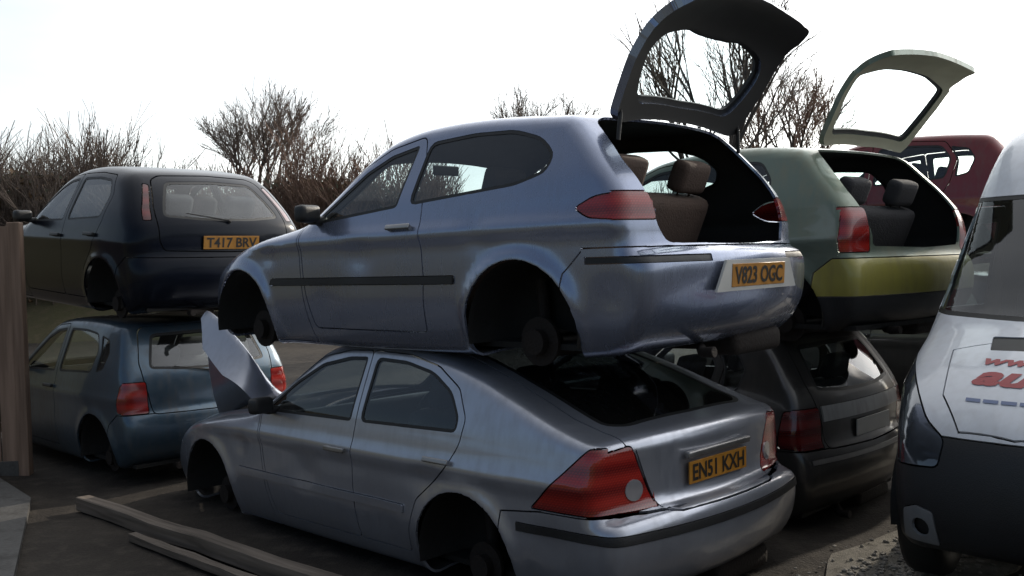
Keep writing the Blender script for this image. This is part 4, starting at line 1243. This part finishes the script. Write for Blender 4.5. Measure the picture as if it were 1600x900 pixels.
    sp = dict(sil=sil, res=res,
        plan=[(-1.0, .74 + wr), (-.62, .79 + wr), (-.35, .835 + wr), (0, .85 + wr), (1.2, .85 + wr), (fx, .845 + wr), (fx + .3, .81 + wr), (fx + .6, .72 + wr), (3.8, .6)],
        belt=[(-1.2, .96), (0, .965), (1.8, .92), (4, .90)], mid=1.0, tumble=.46 if roundy else .36, tuck=.09, crown=crown, bow_r=.14 if roundy else .10, bow_f=.20, k=.10 if roundy else .06, crease=.78, crease_h=.012,
        flare=.018, arch=[(0, .30, .35), (fx, .30, .35)], floor=.27, seat_x=.92, rear_seat_x=.16, dash_x=1.74, dash_z=.92, mirror_z=1.27,
        handles=[(.98, .82), (.22, .84)] if doors == 5 else [(.98, .82)], mirror=(1.70, .95), handle_mat=PLASTIC,
        panels=[
            dict(n='window_glass:front', r=[('S', gl_f)], seal=.018, mat=gm, one=True, recess=.006, split=True, **{'in': 'door:front'}),
            dict(n='window_glass:rear', r=[('S', gl_r)], seal=.018, mat=gm, one=True, recess=.006, split=True, **{'in': 'door:rear'}),
            ] + ([] if raked or roundy else [dict(n='quarter_window', r=[('S', gl_q)], seal=.014, mat=gm, one=True, recess=.006, split=True)]) + [
            dict(n='windscreen', r=[('T', wind, lambda c, n: n[:, 2] > .2)], seal=.02, mat=GLASS, one=True, recess=.004),
            dict(n='rear_window', r=[('B', rw, lambda c, n: (c[:, 0] < .2) & (n[:, 0] < -.1))], seal=.022, mat=gm, one=True, recess=.004, **{'in': 'tailgate'}),
            dict(n='tail_light', r=[('B', lb, PILLAR_L if roundy else REAR_L), ('B', mirror_y(lb), PILLAR_L if roundy else REAR_L), ('S', ls, lambda c, n: (np.abs(n[:, 1]) > .3) & (c[:, 0] < -.2))], gap=.007, mat=LM, split=True),
            ] + ([dict(n='tailgate_trim', r=[('B', sym([(0, .935), (.56, .935), (.56, .835), (0, .835)]), lambda c, n: (n[:, 0] < -.3) & (c[:, 0] < -.35))], gap=.003, mat=PALEGREY, recess=-.010, **{'in': 'tailgate'})] if strips else []) + [
            dict(n='tailgate', r=[('B', gate, lambda c, n: (c[:, 0] < .2) & (n[:, 0] < -.06))], gap=.009, thick=.035, **({'inner': gate_inner} if gate_inner else {})),
            dict(n='bonnet', r=[('T', bonnet, lambda c, n: (n[:, 2] > .25) & (c[:, 2] > .55))], gap=.009),
            dict(n='door:front', r=[('S', d_f)], gap=.008, split=True),
        ] + ([dict(n='door:rear', r=[('S', d_r)], gap=.008, split=True)] if doors == 5 else []) + [
            ] + ([dict(n='bumper_strip', r=[('B', sym([(0, .612), (.74, .612), (.74, .580), (0, .580)]), lambda c, n: (n[:, 0] < -.3) & (c[:, 0] < -.35))], gap=.003, mat=STEEL, recess=-.008)] if strips else []) + [
            ] + ([dict(n='bumper_lower', r=[('S', [(-.24, .43), (-1.3, .43), (-1.3, .1), (-.24, .1)], lambda c, n: (c[:, 0] < -.2)), ('B', sym([(0, .43), (1.0, .43), (1.0, .1), (0, .1)]), lambda c, n: (n[:, 0] < -.1) & (c[:, 0] < -.40))], gap=.006, mat=PLASTIC)] if bumper else []) + [
            dict(n='rear_bumper', r=[('S', bs, lambda c, n: (c[:, 0] < -.2)), ('B', bb, lambda c, n: (n[:, 0] < -.1) & (c[:, 0] < -.46))], gap=.008, mat=bumper),
            dict(n='front_wing', r=[('S', fc)], gap=.007, split=True),
        ], xf={})
    if open_gate: sp['xf'] = {k: hinge_xf(-.13 if raked else -.32, 1.39, open_gate) for k in ('tailgate', 'rear_window')}
    return sp

sal, sk_s, ob_s = build_car('liftback_car', saloon(), (.339, 5.584, -.136), (0, .011, YAW_S), SILVER,
    'silver car without wheels at the bottom of the nearest stack, bonnet bent up', 'cars at the bottom of the stacks')
number_plate(sk_s, ob_s.get(('tailgate', 0), sal), 0, .80, 'EN51 KXH')
_P, _N = sk_s.ray('B', [[0, .895]])
_M = frame_at(_P[0] + _N[0] * .014, _N[0])
mb = MB(); mb.box((0, 0, 0), (.56, .032, .030), None, .009); mb.v = [_M @ Vector(q) for q in mb.v]
mb.build('boot_handle', STEEL, ob_s.get(('tailgate', 0), sal), sharp=50)

# ------------------------------------------------------------------ car 2: blue hatchback resting on the saloon
BLUE = paint('silver_blue_paint', (.25, .285, .39), .72, .25, dirt_amt=.14, coat=.95)
ha, sk_h, ob_h = build_car('hatchback_car', hatch_a(), (.612, 5.36, 1.082), (-.004, .002, YAW_H), BLUE,
    'metallic blue three-door hatchback with dark open tailgate, resting on the silver car', 'cars on top of the stacks')
number_plate(sk_h, ob_h.get(('rear_bumper', 0), ha), .0, .565, 'V823 OGC', surround=(.66, .15))

# ------------------------------------------------------------------ cars 3 and 4: the stack behind on the left
BLACK = paint('black_paint', (.006, .008, .014), .1, .2, dirt=(.02, .02, .02), dirt_amt=.08, coat=.05, spec=.18)
b5, sk_b, ob_b = build_car('hatchback_car', hatch_b(lamps='pillar', glass_mat=GLASS, lens=DKREDLENS, crown=.06, roundy=True), (-2.90, 8.75, 1.225), (0, -.06, 2.36), BLACK,
    'black five-door hatchback with tail lights high beside its rear window, on the left stack', 'cars on top of the stacks')
number_plate(sk_b, ob_b.get(('tailgate', 0), b5), .0, .79, 'T417 BRV')
def wiper(sk, parent, y0, z0, y1, z1):
    P, N = sk.ray('B', [[y0, z0], [(y0 + y1) / 2, (z0 + z1) / 2], [y1, z1]])
    mb = MB(); mb.tube([Vector(P[i] + N[i] * .018) for i in range(3)], [.010, .006, .004], 6); mb.tube([Vector(P[0]), Vector(P[0] + N[0] * .03)], .016, 8)
    mb.build('rear_wiper', TRIM, parent, sharp=50)
wiper(sk_b, ob_b.get(('tailgate', 0), b5), .0, .965, .36, 1.02)
PALEBLUE = paint('pale_blue_paint', (.065, .105, .145), .6, .32, dirt_amt=.5)
p5, sk_p, ob_p = build_car('hatchback_car', hatch_b(lamps='corner', doors=3, c=True), (-3.02, 8.72, -.10), (0, 0, 2.36), PALEBLUE,
    'pale blue hatchback without wheels at the bottom of the left stack under the black one', 'cars at the bottom of the stacks')

wiper(sk_p, ob_p.get(('tailgate', 0), p5), .0, .97, .34, 1.03)

# ------------------------------------------------------------------ cars 5 and 6: the stack on the right
GREEN = paint('faded_green_paint', (.15, .19, .145), .5, .38, dirt=(.20, .19, .12), dirt_amt=.6)
OLIVE = paint('olive_bumper_paint', (.33, .29, .06), .1, .4, dirt=(.16, .14, .06), dirt_amt=.5)
KHAKI = simple('khaki_inner_paint', (.33, .32, .22), .5, var=.2)
g5, sk_g, ob_g = build_car('hatchback_car', hatch_b(open_gate=100, lamps='tall', doors=3, c=True, bumper=OLIVE, raked=True, gate_inner=KHAKI), (2.32, 6.72, 1.04), (0, 0, 2.25), GREEN,
    'faded green hatchback with open tailgate and olive bumper on top of the right stack', 'cars on top of the stacks')
DARKGREY = paint('dark_grey_paint', (.05, .048, .046), .4, .30, dirt_amt=.3)
d5, sk_d, ob_d = build_car('hatchback_car', hatch_b(lamps='corner', doors=5, lens=DKREDLENS, strips=True), (1.95, 7.0, -.185), (0, 0, 2.36), DARKGREY,
    'dark grey hatchback without wheels at the bottom under the green one', 'cars at the bottom of the stacks')

_P, _N = sk_d.ray('B', [[-.05, .755]])
_M = frame_at(_P[0] + _N[0] * .012, _N[0])
mb = MB(); mb.box((0, 0, 0), (.52, .11, .008), None, .003); mb.v = [_M @ Vector(q) for q in mb.v]
mb.build('number_plate', CREAM, ob_d.get(('tailgate', 0), d5))

# ------------------------------------------------------------------ cars 7 and 8: the farthest stack
RED = paint('red_paint', (.17, .016, .018), .15, .34, dirt_amt=.4)
r5, sk_r, ob_r = build_car('hatchback_car', hatch_b(lamps='corner', doors=5), (4.85, 9.8, 1.44), (0, 0, 2.36), RED,
    'red hatchback on the farthest stack, behind the green one and the white van', 'cars on top of the stacks')
u5, sk_u, ob_u = build_car('hatchback_car', hatch_b(lamps='corner', doors=3, c=True, res=.06), (4.85, 9.8, .06), (0, 0, 2.36), DARKGREY,
    'grey hatchback at the bottom of the farthest stack, under the red one', 'cars at the bottom of the stacks')

# ------------------------------------------------------------------ white van, front end in view
def van():
    wsc = rounded(sym([(0, 1.985), (.82, 1.985), (.90, 1.55), (.95, 1.35), (.80, 1.318), (.40, 1.30), (0, 1.295)]), .04)
    head = rounded([(1.05, 1.26), (.93, 1.17), (.665, .86), (.56, .79), (.58, .66), (1.08, .62)], .03)
    low = sym([(0, .80), (1.1, .80), (1.1, .1), (0, .1)])
    vent = rounded([(.10, 1.176), (.47, 1.170), (.485, 1.228), (.10, 1.236)], .008)
    fogs = rounded([(.575, .285), (.765, .285), (.755, .44), (.685, .47), (.60, .45)], .015)
    fog = circle(.665, .365, .045, 14)
    gl = rounded([(2.52, 1.33), (2.12, 1.84), (1.52, 1.88), (1.52, 1.30)], .05)
    door = rounded([(2.72, 1.22), (2.18, 1.93), (1.42, 1.96), (1.42, .40), (2.55, .40), (2.62, .8)], .06)
    bon = np.array([(3.06, -.66), (3.06, .66), (3.4, .62), (3.60, .50), (3.66, .25), (3.67, 0), (3.66, -.25), (3.60, -.50), (3.4, -.62)])
    FX = lambda c, n: c[:, 0] > 2.9
    return dict(
        sil=[(-.85, .30), (-.97, .40), (-1.02, .7), (-1.02, 1.2), (-1.01, 1.9), (-.97, 2.35), (-.85, 2.46), (-.3, 2.50), (.8, 2.52), (1.45, 2.49), (1.85, 2.36), (2.12, 2.17), (2.30, 1.985), (2.60, 1.655), (2.92, 1.30), (3.04, 1.24),
             (3.3, 1.115), (3.54, .955), (3.67, .83), (3.735, .70), (3.765, .54), (3.755, .39), (3.70, .28), (3.4, .22), (2, .22), (.5, .22), (-.4, .24)],
        plan=[(-1.3, .86), (-.9, .90), (0, .935), (2, .935), (2.9, .93), (3.25, .885), (3.55, .80), (3.9, .62)], belt=[(-2, 1.15), (5, 1.12)], mid=1.3, tumble=.17, tuck=.05, crown=.04,
        bow_r=.06, bow_f=.17, k=.085, crease=.98, crease_h=.012, arch=[(0, .34, .40), (2.95, .34, .40)], hubs=False, handles=[(1.56, 1.02)], res=.05,
        panels=[
            dict(n='windscreen', r=[('F', wsc, lambda c, n: (n[:, 0] > .10) & (c[:, 0] < 3.02) & (c[:, 0] > 1.9))], seal=.025, mat=GLASS_DK, one=True, recess=.004),
            dict(n='window_glass', r=[('S', gl)], seal=.02, mat=GLASS_DK, one=True, recess=.006, split=True, **{'in': 'door:front'}),
            dict(n='headlight', r=[('F', head, FX), ('F', mirror_y(head), FX)], gap=.009, mat=HEADLENS, split=True),
            dict(n='cowl_vent', r=[('F', vent, FX), ('F', mirror_y(vent), FX)], gap=0, mat=RUBBER, recess=.006, split=True),
            dict(n='fog_lamp', r=[('F', fog, FX), ('F', mirror_y(fog), FX)], gap=0, mat=RUBBER, recess=.02, split=True, **{'in': 'fog_lamp_surround'}),
            dict(n='fog_lamp_surround', r=[('F', fogs, FX), ('F', mirror_y(fogs), FX)], gap=.005, mat=GREYPL, recess=-.004, split=True),
            dict(n='front_bumper', r=[('F', low, lambda c, n: (c[:, 0] > 3.05))], gap=.008, mat=PLASTIC),
            dict(n='bonnet', r=[('T', bon, lambda c, n: (n[:, 2] > .2) & (c[:, 2] > .6))], gap=.007),
            dict(n='door:front', r=[('S', door)], gap=.008, split=True),
        ], xf={})

GREYPL = simple('grey_plastic', (.20, .20, .20), .5, var=.3, scale=14)
WHITE = paint('white_van_paint', (.66, .68, .72), 0, .35, dirt=(.40, .38, .36), dirt_amt=.35, coat=.5)
vn, sk_v, ob_v = build_car('white_van', van(), (4.75, 6.917, 0.06), (0, 0, R(230.3)), WHITE,
    'white van with red lettering on its bonnet, standing at the right edge', cat='van')
for ax in (0, 2.95):
    for sg in (1, -1): wheel(vn, ax, .28, .34, .92, sg)
mb = MB(); mb.box((2.35, 0, 1.08), (.5, 1.5, .28), None, .08); mb.build('dashboard', TRIM, vn, sharp=60)
for yy in (-.42, .42): seat(vn, 1.75, yy, .85, .55)
mb = MB(); mb.box((1.25, 0, 1.2), (.03, 1.66, 1.7)); mb.build('bulkhead', TRIM, vn)

def decal(sk, parent, txt, y0, z0, size, mat, name, shear=.0, bold=.0, width=None, view='F'):
    v, f = text_mesh(txt, size, shear, bold)
    v[:, 0] -= v[:, 0].min()
    if width: v[:, 0] *= width / v[:, 0].max()
    me = bpy.data.meshes.new('t'); me.from_pydata([tuple(q) for q in v], [], f)
    bm = bmesh.new(); bm.from_mesh(me); bmesh.ops.triangulate(bm, faces=bm.faces[:])
    lng = [e for e in bm.edges if e.calc_length() > .05]
    if lng: bmesh.ops.subdivide_edges(bm, edges=lng, cuts=1); bmesh.ops.triangulate(bm, faces=bm.faces[:])
    bm.verts.index_update()
    v = np.array([tuple(q.co) for q in bm.verts]); f = [tuple(q.index for q in fc.verts) for fc in bm.faces]; bm.free(); bpy.data.meshes.remove(me)
    uv = np.stack([y0 + v[:, 0], z0 + v[:, 1] * .62], 1)
    P, N = sk.ray(view, uv)
    return mesh_obj(name, P + N * .004, f, mat, parent, True)

RED_INK = simple('red_vinyl', (.33, .022, .03), .4)
BLUE_INK = simple('blue_grey_vinyl', (.13, .17, .30), .4)
par_b = ob_v.get(('bonnet', 0), vn)
decal(sk_v, par_b, 'www.', -.47, 1.125, .075, RED_INK, 'small_lettering', .35, .003, .34)
decal(sk_v, par_b, 'auto', -.50, 1.06, .17, RED_INK, 'large_lettering', .45, .007, .52)
decal(sk_v, par_b, '- - - - - - -', -.50, .965, .06, BLUE_INK, 'printed_line', .0, .008, .56)
